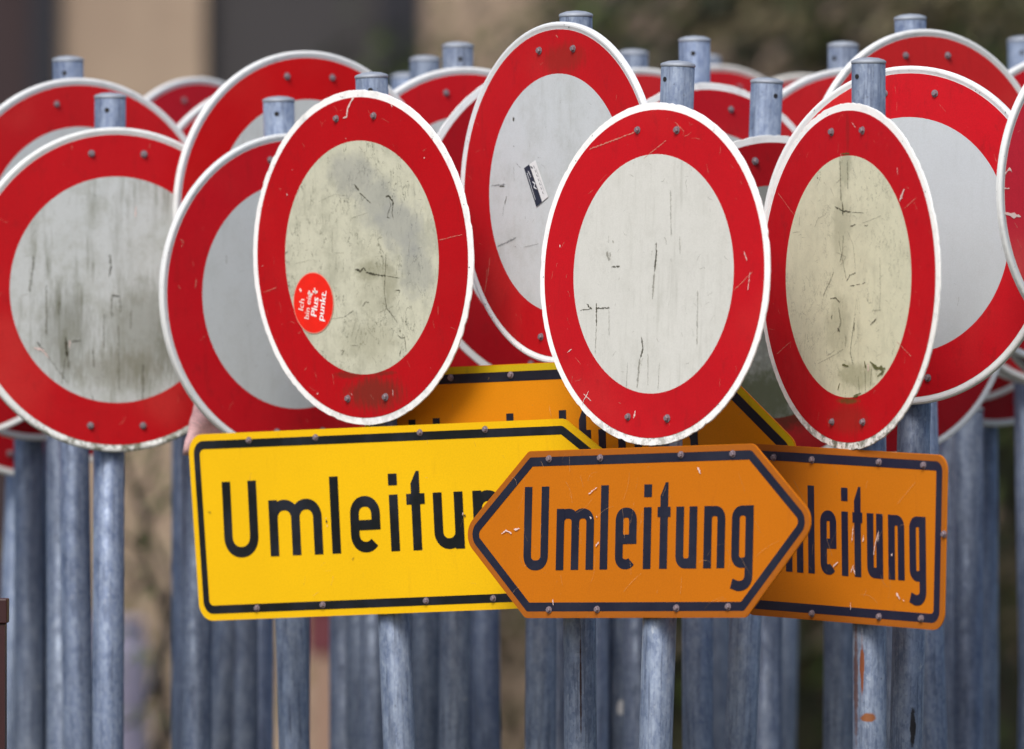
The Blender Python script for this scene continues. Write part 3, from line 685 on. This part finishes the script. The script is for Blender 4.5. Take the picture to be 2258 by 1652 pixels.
PG = 'bare galvanised posts standing among the signs'
def bare_post(px, Y, top, label, lean=0, seed=0):
    b = at(px, 1640, Y); th = R_(lean); L = (CAMZ - (top - CY) / FPX * Y); root = empty('bare_post', (b.x - math.tan(th) * b.z, Y, 0), label, 'post', PG, (0, th, 0))
    v, f = lathe_z([(POLE_R, -.05), (POLE_R, L - .006)], 40); mesh_obj('post', v, f, GALV[seed % 6], root, True)
    v, f = lathe_z([(POLE_R + .0004, L - .0055), (POLE_R + .0012, L - .004), (POLE_R + .0010, L - .0008), (POLE_R - .002, L + .0012), (.003, L + .006)], 32); mesh_obj('post_cap', v, f, CAPM, root, True)
for a in ((136, 16.7, 700, 'grey post squeezed between the two posts under the streaked left sign', 0, 3), (434, 16.6, 700, 'dark post directly left of the yellow plate lower corner', 0, 3),
          (463, 17.3, 900, 'far post below the yellow plate lower left corner', 0, 1), (572, 17.4, 900, 'far pale post at the left side of the narrow yellowish gap', .2, 4), (758, 17.3, 900, 'far post right of the dark red letter box gap', 0, 5),
          (826, 17.0, 700, 'dark post half hidden by the post under the yellow plate', 0, 3), (972, 17.2, 700, 'far dark post between two blurred posts right of the yellow plate post', 0, 3), (1040, 17.5, 700, 'far post left of the brown gap under the left arrow tip', -.3, 1),
          (1228, 17.0, 900, 'post just left of the post with the long dark crack', 0, 5), (1310, 16.9, 900, 'pale post just right of the post with the long dark crack', 0, 0), (1408, 16.6, 900, 'post hidden partly by the post under the double arrow', 0, 3),
          (1660, 17.0, 900, 'dark post in the tight row below the right arrow tip', 0, 3), (1692, 16.5, 900, 'mid grey post below the right arrow tip, left of the dark gap', 0, 2), (1885, 16.6, 900, 'post half hidden behind the rust stained post', 0, 5),
          (2030, 16.7, 900, 'post behind the one with the black stain', 0, 0), (2135, 16.7, 900, 'dark post right of the orange plate, half behind its neighbour', 0, 3)):
    bare_post(*a)

# ------------------------------------------------------------------ detour plates
YEL = plate_mat((240, 190, 6), (206, 150, 20), 1, .28, .18); BLK = ink_mat((8, 12, 12), 1, .12)
ORA = plate_mat((196, 110, 4), (176, 96, 20), 2, .4, .25); NAV = ink_mat((22, 24, 44), 2, .3)
ORB = plate_mat((200, 116, 16), (176, 98, 24), 3, .4, .25); NAV2 = ink_mat((28, 30, 54), 3, .4)
OYE = plate_mat((218, 136, 2), (190, 130, 10), 4, .3, .3); BLK2 = ink_mat((16, 16, 30), 4, .15)

pD, fD, polyD = arrow_plate(D_[0], D_[4], None, -37, [(800, 818), (1565, 783), (1770, 990), (1585, 1195), (815, 1228)], [.026, .03, .028, .03, .026], .0135, .017, OYE, BLK2,
    ((906, 1098), (1542, 1062), (-5, -172), .125, .84), [(995, 833), (1127, 827), (1380, 815)], off=.05, edge=plate_mat((196, 168, 14), (120, 110, 30), 9, .5, .4))
pA, fA, polyA = arrow_plate(A_[0], A_[4], None, -42, [(414, 959), (1244, 923), (1500, 1130), (1250, 1338), (441, 1370)], [.034, .03, .03, .03, .034], .0125, .0152, YEL, BLK,
    ((497, 1231), (1203, 1202), (-8, -168), .138, .84), [(550, 971), (697, 965), (927, 954), (1071, 947), (568, 1341), (713, 1334), (941, 1325), (1089, 1320)])
pB, fB, polyB = arrow_plate(B_[0], B_[4], None, -45, [(1166, 995), (1662, 978), (1802, 1148), (1645, 1362), (1158, 1363), (1016, 1178)], [.016, .022, .034, .016, .016, .034], .0115, .0155, ORA, NAV,
    ((1154, 1258), (1660, 1252), (4, -184), .118, .58), [(1212, 1012), (1325, 1010), (1503, 1003), (1617, 1001), (1212, 1345), (1318, 1344), (1493, 1341), (1607, 1338)], edge=plate_mat((168, 94, 22), (120, 72, 30), 12, .5, .3))
pC, fC, polyC = arrow_plate(C_[0], C_[4], None, -52, [(1640, 977), (2089, 1004), (2081, 1391), (1655, 1356), (1530, 1168)], [.02, .026, .03, .022, .03], .0115, .0155, ORB, NAV2,
    ((1655, 1254), (2043, 1284), (-2, -192), .118, .52), [(1708, 1009), (1792, 1014), (1940, 1019), (2038, 1026), (1792, 1353), (1940, 1360), (2033, 1364), (2083, 1178)], edge=plate_mat((172, 98, 28), (120, 72, 30), 13, .5, .3))

# ------------------------------------------------------------------ marks on the plates
oA, kA = (560, 280), 2.429
marks(A_[1], A_[2], [([(575, 325), (590, 345), (600, 362)], 13), ([(602, 372), (635, 400), (665, 432)], 6), ([(745, 395), (762, 390), (785, 415), (785, 445)], 13),
    ([(765, 410), (775, 440), (760, 480), (755, 505), (770, 510)], 5), ([(785, 445), (780, 480), (790, 520)], 5), ([(580, 790), (610, 800), (625, 780), (640, 800)], 12),
    ([(640, 805), (690, 818), (745, 825)], 13), ([(750, 825), (820, 838)], 4), ([(748, 705), (745, 770), (742, 850), (738, 900), (750, 1000), (790, 1050), (810, 1080)], 5),
    ([(520, 1050), (570, 1015)], 5), ([(475, 960), (495, 935)], 4), ([(620, 990), (640, 965), (655, 970)], 7), ([(815, 1150), (830, 1165), (850, 1160), (858, 1240)], 5),
    ([(828, 1230), (822, 1262)], 8), ([(500, 1230), (520, 1235), (505, 1258)], 6), ([(800, 905), (825, 905), (818, 920)], 8), ([(340, 690), (350, 720)], 5), ([(195, 705), (215, 690)], 5)], M_DARK, -.001, origin=oA, k=kA)
marks(A_[1], A_[2], [([(560, 510), (650, 480)], 4), ([(455, 580), (455, 700)], 4), ([(350, 290), (350, 380)], 4), ([(450, 1060), (520, 1050)], 4), ([(555, 1205), (600, 1205)], 5),
    ([(560, 1160), (580, 1080), (590, 1075)], 4), ([(600, 120), (620, 140)], 5), ([(430, 180), (434, 184)], 18), ([(900, 340), (905, 400)], 4), ([(475, 720), (475, 800)], 3), ([(515, 730), (515, 790)], 3),
    ([(250, 760), (330, 740), (345, 740)], 3), ([(470, 700), (520, 700)], 3), ([(700, 1030), (790, 990)], 4), ([(640, 1110), (700, 1180)], 3), ([(610, 1080), (580, 1180), (590, 1190)], 5),
    ([(380, 420), (470, 380), (540, 390)], 3), ([(400, 480), (405, 540)], 4), ([(700, 240), (730, 275)], 3), ([(590, 640), (600, 655)], 5), ([(880, 620), (870, 700)], 3)], M_FAINT, -.0012, origin=oA, k=kA)
marks(A_[1], A_[2], [([(207, 380)], 17), ([(237, 245)], 8), ([(105, 440)], 7), ([(375, 1465)], 13), ([(955, 180)], 14), ([(528, 75)], 10), ([(785, 1445), (788, 1480)], 5), ([(75, 770)], 6), ([(560, 1468)], 8), ([(982, 1022)], 7)], M_CHIP, -.0012, 'paint_chips', oA, kA)
marks(A_[1], A_[2], [([(265, 600), (240, 640), (225, 680), (218, 722)], 15), ([(225, 722), (198, 730)], 12), ([(490, 640), (502, 662)], 10)], M_CHIP, -.0014, 'white_paint_run', (700, 0), 2.754)
marks(A_[1], A_[2], [([(1040, 630), (1110, 612), (1165, 600)], 4), ([(80, 915), (150, 890)], 4)], M_SCR, -.0012, origin=oA, k=kA)
oC, kC = (1700, 120), 1.836
marks(C_[1], C_[2], [([(325, 632), (355, 650), (390, 655)], 7), ([(395, 655), (442, 658)], 3), ([(355, 615), (358, 670)], 10), ([(275, 1000), (300, 950), (320, 900)], 3), ([(372, 940), (385, 915), (410, 905)], 5),
    ([(388, 960), (405, 957)], 6), ([(412, 955), (428, 951)], 5), ([(435, 950), (450, 946)], 6), ([(405, 1090), (390, 1200), (388, 1240), (400, 1285)], 4), ([(305, 1010), (330, 1010), (345, 1028)], 6),
    ([(470, 1120), (495, 1095)], 7), ([(312, 1080), (310, 1100)], 11), ([(335, 1130), (345, 1150)], 9), ([(340, 770), (370, 930)], 3), ([(388, 715), (410, 705)], 6), ([(445, 712), (460, 708)], 5), ([(405, 1110), (402, 1150)], 6),
    ([(420, 1330), (425, 1400)], 3), ([(448, 1305), (450, 1400)], 3), ([(475, 1300), (470, 1380)], 3), ([(250, 510), (255, 515)], 7), ([(540, 735), (541, 740)], 4)], M_DARK, -.001, origin=oC, k=kC)
marks(C_[1], C_[2], [([(195, 1260), (205, 1150)], 3), ([(255, 1280), (330, 1240), (360, 1220)], 4), ([(510, 840), (512, 1000), (508, 1060)], 4), ([(240, 720), (255, 680), (275, 672)], 4), ([(180, 670), (178, 710)], 4),
    ([(305, 550), (320, 590)], 3), ([(330, 535), (352, 515)], 4), ([(345, 440), (350, 610)], 12), ([(375, 440), (378, 560)], 8), ([(360, 750), (355, 830), (345, 860)], 7), ([(375, 730), (400, 790), (410, 900)], 3), ([(330, 820), (370, 840), (345, 880)], 3),
    ([(340, 1050), (350, 1110), (335, 1150)], 12), ([(370, 1160), (368, 1210)], 6), ([(290, 1250), (325, 1225)], 5), ([(150, 740), (180, 735)], 3), ([(440, 700), (515, 670)], 3), ([(240, 1270), (245, 1290)], 4), ([(480, 1060), (515, 1060)], 4), ([(415, 1010), (405, 1080)], 3)], M_FAINT, -.0013, origin=oC, k=kC)
marks(C_[1], C_[2], [([(445, 1268), (452, 1300)], 14), ([(470, 1272), (492, 1296), (532, 1300)], 26), ([(500, 1330), (528, 1310)], 16), ([(355, 1285), (380, 1290)], 26), ([(400, 1418), (432, 1402)], 18), ([(345, 1362), (335, 1390)], 10), ([(350, 415), (385, 412)], 9)], M_MOSS, -.0014, 'moss', oC, kC)
marks(C_[1], C_[2], [([(612, 560), (598, 590), (592, 612)], 7), ([(605, 580), (600, 600)], 6), ([(350, 415), (353, 435)], 6), ([(462, 1275), (462, 1310)], 9), ([(395, 285), (410, 305)], 3), ([(582, 470), (584, 500)], 4)], M_CHIP, -.0016, 'paint_chips', oC, kC)
marks(C_[1], C_[2], [([(90, 575), (155, 665)], 3), ([(660, 595), (610, 640)], 3), ([(580, 1190), (640, 1250)], 3), ([(85, 1240), (140, 1190)], 3)], M_SCR, -.0012, origin=oC, k=kC)
marks(B_[1], B_[2], [([(1448, 536), (1448, 562), (1444, 600)], 5), ([(1316, 668), (1316, 720)], 4), ([(1300, 678), (1296, 672), (1306, 682)], 4), ([(1316, 680), (1346, 679)], 3.5), ([(1281, 684), (1305, 681)], 3),
    ([(1350, 589), (1368, 587)], 3.5), ([(1415, 742), (1419, 768), (1413, 790)], 5)], M_DARK, -.001)
marks(B_[1], B_[2], [([(1444, 600), (1440, 660)], 7), ([(1344, 682), (1344, 740)], 2), ([(1316, 720), (1314, 780)], 2.5), ([(1412, 790), (1406, 855)], 6), ([(1340, 555), (1344, 575)], 8), ([(1347, 556), (1346, 574)], 4), ([(1430, 780), (1430, 850)], 2),
    ([(1385, 800), (1382, 860)], 2), ([(1455, 800), (1452, 860)], 2), ([(1352, 530), (1354, 536)], 5), ([(1500, 520), (1501, 560)], 2.5), ([(1540, 640), (1538, 760)], 3), ([(1480, 420), (1481, 520)], 3)], M_FAINT, -.0013)
marks(B_[1], B_[2], [([(1402, 905), (1398, 922)], 6), ([(1288, 868), (1304, 884)], 2.5), ([(1300, 862), (1290, 880), (1285, 892)], 2.5), ([(1252, 778), (1262, 770)], 3), ([(1235, 540), (1236, 546)], 4), ([(1642, 555), (1648, 575)], 2.5), ([(1655, 600), (1650, 640)], 2)], M_CHIP, -.0012, 'paint_chips')
marks(B_[1], B_[2], [([(1300, 330), (1400, 292)], 3), ([(1420, 350), (1470, 310)], 2), ([(1490, 270), (1510, 290)], 2), ([(1620, 640), (1660, 600)], 2)], M_SCR, -.0012)
oD, kD = (1020, 20), 2.065
marks(D_[1], D_[2], [([(278, 500), (279, 522)], 15), ([(245, 868), (238, 908)], 6), ([(276, 636), (282, 638)], 6), ([(210, 822), (236, 826)], 9), ([(232, 910), (228, 960)], 2.5), ([(330, 960), (333, 975)], 4)], M_DARK, -.001, origin=oD, k=kD)
marks(D_[1], D_[2], [([(290, 715), (312, 738)], 5), ([(175, 820), (240, 815)], 8), ([(205, 1102), (290, 1062)], 11), ([(325, 1105), (395, 1090)], 4), ([(280, 1100), (292, 1106)], 5), ([(280, 730), (282, 800)], 3)], M_GREY, -.0013, origin=oD, k=kD)
marks(D_[1], D_[2], [([(170, 1150), (160, 1230), (140, 1330)], 4), ([(155, 1200), (150, 1290)], 3), ([(476, 120), (483, 135)], 8)], M_SCR, -.0012, origin=oD, k=kD)
oE, kE = (0, 550), 2.754
marks(E_[1], E_[2], [([(678, 60), (684, 130), (674, 200)], 11), ([(405, 575), (412, 690)], 24), ([(440, 600), (500, 590)], 10), ([(690, 312), (745, 322)], 14), ([(230, 600), (262, 655)], 16), ([(568, 930), (574, 962)], 7), ([(975, 715), (978, 722)], 8), ([(990, 330), (975, 350)], 9), ([(1015, 600), (1018, 605)], 7)], M_DARK, -.001, origin=oE, k=kE)
marks(E_[1], E_[2], [([(205, 60), (200, 150), (180, 290)], 20), ([(285, 250), (285, 560)], 12), ([(370, 350), (360, 440)], 12), ([(740, 330), (745, 420)], 16), ([(690, 320), (690, 450)], 14), ([(420, 690), (425, 770)], 20), ([(400, 700), (380, 860)], 12),
    ([(885, 740), (880, 960)], 16), ([(730, 500), (735, 900)], 9), ([(570, 640), (580, 760)], 14), ([(640, 420), (640, 640)], 10), ([(810, 400), (805, 520)], 10), ([(260, 640), (420, 860)], 9)], M_FAINT, -.0013, origin=oE, k=kE)
marks(E_[1], E_[2], [([(428, 590), (432, 640)], 8), ([(210, 640), (260, 650), (300, 700)], 12), ([(840, -240), (835, -170)], 8), ([(1150, 425), (1185, 405)], 3)], M_CHIP, -.0016, 'paint_chips', oE, kE)
marks(F_[1], F_[2], [([(1398, 60), (1400, 120)], 5), ([(1652, 680), (1654, 684)], 10), ([(1690, -60), (1692, 20)], 5)], M_FAINT, -.001, origin=oE, k=kE)
marks(F_[1], F_[2], [([(1110, 1480 - 1514), (1130, 1490 - 1514), (1120, 1530 - 1514)], 7), ([(1190, 100), (1195, 130)], 6), ([(1210, 210), (1205, 270)], 8), ([(1100, 250), (1115, 275)], 4)], M_SCR, -.0012, origin=oE, k=kE)
marks(Q_[1], Q_[2], [([(2205, 470), (2225, 473), (2250, 478)], 12), ([(2212, 385), (2225, 372), (2230, 380)], 5), ([(2208, 415), (2225, 416)], 3)], M_CHIP, -.0012, 'paint_chips')
for k, (P0, n1, n2) in enumerate(((A_, 190, 30), (B_, 50, 26), (C_, 170, 28), (D_, 26, 14), (E_, 50, 10), (F_, 18, 14), (O_, 10, 10), (Q_, 10, 14))):
    random_scratches(P0[1], P0[3], 40 + k, n1, .02, .68, M_FAINT, -.0009, (.003, .016), (.0004, .0010))
    random_scratches(P0[1], P0[3], 60 + k, n2, .72, .94, M_SCR, -.0009, (.002, .02), (.0003, .0008), 'ring_scratches')
    random_scratches(P0[1], P0[3], 80 + k, 14, .955, .99, M_BLACK, -.0002 if P0 in (A_, B_, C_) else -.0031, (.001, .004), (.0008, .0018), 'edge_nicks')

def plate_scratches(p, poly, seed, n, mat, ln=(.005, .06), wd=(.0004, .0011), arcs=0):
    rnd = random.Random(seed); parts = []; xs = [q[0] for q in poly]; zs = [q[1] for q in poly]
    x0, x1, z0, z1 = min(xs) + .12, max(xs) - .12, min(zs) + .03, max(zs) - .03
    for i in range(n):
        x, z = rnd.uniform(x0, x1), rnd.uniform(z0, z1); d = rnd.choice((.9, .9, 2.3, 1.57)) + rnd.gauss(0, .3); L = rnd.uniform(*ln); cur = rnd.gauss(0, .12) * (3 if i < arcs else 1); P = [(x, z)]
        for j in range(7):
            d += cur; x += math.cos(d) * L / 7; z += math.sin(d) * L / 7
            if not (x0 - .05 < x < x1 + .05 and z0 < z < z1): break
            P.append((x, z))
        if len(P) < 2: continue
        w0 = rnd.uniform(*wd); parts.append(stroke(P, [w0 * rnd.uniform(.2, 1.2) for _ in P], -.0019 - rnd.uniform(0, .0003)))
    v, f = join(*parts); o = mesh_obj('scratches', v, f, mat, p); o['kind'] = 'stuff'
plate_scratches(pB, polyB, 5, 44, M_OSCR, arcs=4, wd=(.0003, .0008)); plate_scratches(pC, polyC, 6, 34, M_OSCR, arcs=3, wd=(.0003, .0008))
plate_scratches(pA, polyA, 7, 26, M_OSCR, (.003, .02), (.0003, .0008)); plate_scratches(pD, polyD, 8, 14, M_OSCR, (.003, .02))
marks(pA, fA, [([(1024, 1137), (1027, 1139)], 7), ([(720, 1148), (723, 1152)], 6), ([(459, 1128), (468, 1130)], 2.5), ([(553, 1063), (553, 1085)], 1.5), ([(778, 1235), (782, 1228)], 2)], M_BLACK, -.0019, 'nicks')
marks(pA, fA, [([(1022, 1130), (1021, 1136)], 5), ([(720, 1142), (721, 1144)], 5), ([(722, 1156), (724, 1162)], 3)], M_CHIP, -.0018, 'paint_chips')
marks(pC, fC, [([(1979, 1308), (1986, 1322)], 7), ([(1992, 1322), (1996, 1326)], 5), ([(1885, 1245), (1878, 1262)], 4), ([(1967, 1222), (1969, 1226)], 6), ([(1904, 1195), (1907, 1180)], 4), ([(1928, 1225), (1932, 1200), (1940, 1170)], 3), ([(1884, 1250), (1888, 1268)], 4),
    ([(1877, 1330), (1878, 1345)], 4), ([(1940, 1178), (1937, 1196)], 3), ([(1838, 1250), (1850, 1240)], 4), ([(1880, 1195), (1884, 1160)], 3)], M_CHIP, -.002, 'paint_chips')
marks(pB, fB, [([(1107, 1178), (1118, 1170), (1130, 1176)], 4), ([(1135, 1168), (1148, 1166)], 7), ([(1303, 1140), (1306, 1144)], 5), ([(1317, 1138), (1318, 1142)], 4), ([(1316, 1205), (1322, 1195)], 4), ([(1540, 1030), (1546, 1045)], 6), ([(1220, 1320), (1222, 1335)], 3), ([(1300, 1090), (1318, 1075)], 3)], M_CHIP, -.002, 'paint_chips')

# ------------------------------------------------------------------ stickers
def text_mesh(body, size):
    cu = bpy.data.curves.new('t', 'FONT'); cu.body = body; cu.size = size; o = bpy.data.objects.new('t', cu); C.objects.link(o)
    bpy.context.view_layer.update(); me = bpy.data.meshes.new_from_object(o); bpy.data.objects.remove(o)
    return [(v.co.x, v.co.y) for v in me.vertices], [tuple(p.vertices) for p in me.polygons]

def sticker_A():
    root, d, fc, R, M = A_
    c = fc.loc(693, 668); r = abs(fc.loc(693, 602)[1] - c[1]); rx = abs(fc.loc(734, 668)[0] - c[0])
    n = 48; st = mesh_obj('sticker', [(r * math.cos(6.2832 * k / n), 0, r * math.sin(6.2832 * k / n)) for k in range(n)], [tuple(range(n))], plain('sticker_red', (242, 28, 4), .4), root)
    Md = Matrix.LocRotScale(d.location, d.rotation_euler, (1, 1, 1)); st.location = Md @ Vector((c[0], -.0022, c[1])); st.rotation_euler = d.rotation_euler
    st['label'] = 'round bright red sticker with white writing'
    v, f = annulus(r, r * 1.03, .0002, 48); mesh_obj('sticker_edge', v, f, plain('sticker_edge', (236, 150, 130), .5), st)
    wm = plain('sticker_ink', (250, 232, 226), .5); wb = plain('sticker_ink_bold', (255, 255, 255), .5)
    for body, off, start, size, m, bold in (('Ich', .46, -.40, .36, wm, 0), ('bin ein', .13, -.62, .34, wm, 0), ('Plus', -.24, -.46, .42, wb, 1), ('punkt.', -.60, -.52, .42, wb, 1)):
        pts, fs = text_mesh(body, size * r); rot = R_(76); V, F = [], []
        for q, (dx, dz) in enumerate(((0, 0), (.018, 0)) if bold else ((0, 0), (.01, .0))):
            b0 = len(V)
            for x, z in pts:
                x2 = x + start * r + dx * r; z2 = z + off * r + dz * r
                V.append((x2 * math.cos(rot) - z2 * math.sin(rot), -.0004 - q * .0001, x2 * math.sin(rot) + z2 * math.cos(rot)))
            F += [tuple(i + b0 for i in p) for p in fs]
        mesh_obj('sticker_text', V, F, m, st)
    parts = []
    for p in ([(-.66, .50), (-.58, .40)], [(-.18, .42), (-.10, .2)], [(-.25, .34), (0, .28)], [(.10, .50), (.16, .30)], [(.0, .38), (.26, .36)]):
        parts.append(stroke([(x * r, z * r) for x, z in p], .07 * r, -.0007))
    v, f = join(*parts); o = mesh_obj('sticker_strokes', v, f, wm, st)
sticker_A()

def sticker_D():
    root, d, fc, R, M = D_
    Q = [fc.loc(*p) for p in ((1158, 371), (1183, 353), (1211, 434), (1185, 456))]
    Md = Matrix.LocRotScale(d.location, d.rotation_euler, (1, 1, 1)); cx = sum(q[0] for q in Q) / 4; cz = sum(q[1] for q in Q) / 4
    L = [(q[0] - cx, q[1] - cz) for q in Q]
    def uv(u, v): a = Vector(L[0]).lerp(Vector(L[1]), u); b = Vector(L[3]).lerp(Vector(L[2]), u); p = a.lerp(b, v); return (p.x, p.y)
    st = mesh_obj('sticker', [(x, 0, z) for x, z in L], [(0, 1, 2, 3)], plain('sticker_white', (226, 228, 230), .4), root)
    st.location = Md @ Vector((cx, -.0024, cz)); st.rotation_euler = d.rotation_euler; st['label'] = 'small slanted black and white sticker'
    nv = plain('sticker_navy', (34, 42, 60), .5); q = [uv(*t) for t in ((0, 0), (.46, 0), (.5, 1), (0, 1))]
    mesh_obj('dark_stripe', [(x, -.0002, z) for x, z in q], [(0, 1, 2, 3)], nv, st)
    parts = [stroke([uv(.12, .15), uv(.10, .85)], .0012, -.0004), stroke([uv(.3, .42), uv(.42, .5), uv(.28, .56), uv(.42, .64)], .0022, -.0005), stroke([uv(.24, .12), uv(.3, .3)], .0014, -.0005)]
    v, f = join(*parts); mesh_obj('white_emblem', v, f, plain('sticker_white2', (222, 226, 232), .4), st)
    parts = [stroke([uv(.74, .10 + .115 * i), uv(.76, .10 + .115 * i + .07)], .0016, -.0004) for i in range(7)] + [stroke([uv(.85, .2), uv(.87, .8)], .0007, -.0005), stroke([uv(.5, .06), uv(.62, .14)], .003, -.0003)]
    v, f = join(*parts); mesh_obj('small_print', v, f, plain('sticker_grey', (110, 114, 120), .5), st)
sticker_D()

# ------------------------------------------------------------------ sticker rest on a back post, pink sheet, dark red post
def pink_sheet():
    Y = 15.86; P = [at(442, 872, Y), at(452, 980, Y), at(404, 1010, Y), at(425, 900, Y)]
    V, F = [], []; n = 10; rnd = random.Random(2); T, B = (at(437, 850, Y), at(500, 960, Y)), (at(402, 1003, Y), at(500, 1010, Y))
    for j in range(n + 1):
        for i in range(n + 1):
            a = T[0].lerp(T[1], i / n); b = B[0].lerp(B[1], i / n); p = a.lerp(b, j / n)
            p.y += .006 * math.sin(i * .9 + j * .5) + .004 * math.sin(j * 1.3); p.x += .001 * math.sin(j * 2.1); V.append(p)
    for j in range(n):
        for i in range(n): a = j * (n + 1) + i; F.append((a, a + 1, a + n + 2, a + n + 1))
    s = N('pink_plastic'); mp = s.noise(40, 5, .6, sc=(1, 1, 4)); c = s.mix(s.rng(mp, .4, .6, 0, .55), S((236, 190, 192)), S((196, 152, 158)))
    wv = s.n('TexWave', bands_direction='DIAGONAL'); s.l(s.tc, wv.inputs[0]); wv.inputs['Scale'].default_value = 110; wv.inputs['Distortion'].default_value = 6
    c = s.mix(s.rng(wv.outputs[1], .6, .9, 0, .4), c, S((110, 96, 110)))
    o = mesh_obj('plastic_sheet', V, F, s.done(c, .6), None, True); so_ = o.modifiers.new('thick', 'SOLIDIFY'); so_.thickness = .0006
    tag(o, label='pale pink torn plastic sheet hanging behind the upper left corner of the yellow arrow sign', cat='plastic sheet')
pink_sheet()

def red_post():
    Y = 14.9; c = at(-26, CY, Y); r = empty('steel_post', (c.x, Y, 0), 'dark red steel post with collar at the lower left edge of the picture', 'post')
    z = lambda py: CAMZ - (py - CY) / FPX * Y; m = plain('dark_red_paint', (48, 8, 14), .45); hw = 39 / FPX * Y
    v, f = box(-hw, hw, -hw, hw, 0, z(1376)); mesh_obj('shaft', v, f, m, r)
    hw2 = 44 / FPX * Y; v, f = box(-hw2, hw2, -hw2, hw2, z(1374) , z(1320)); o = mesh_obj('collar', v, f, m, r)
    b = o.modifiers.new('bev', 'BEVEL'); b.width = .002; b.segments = 2
red_post()
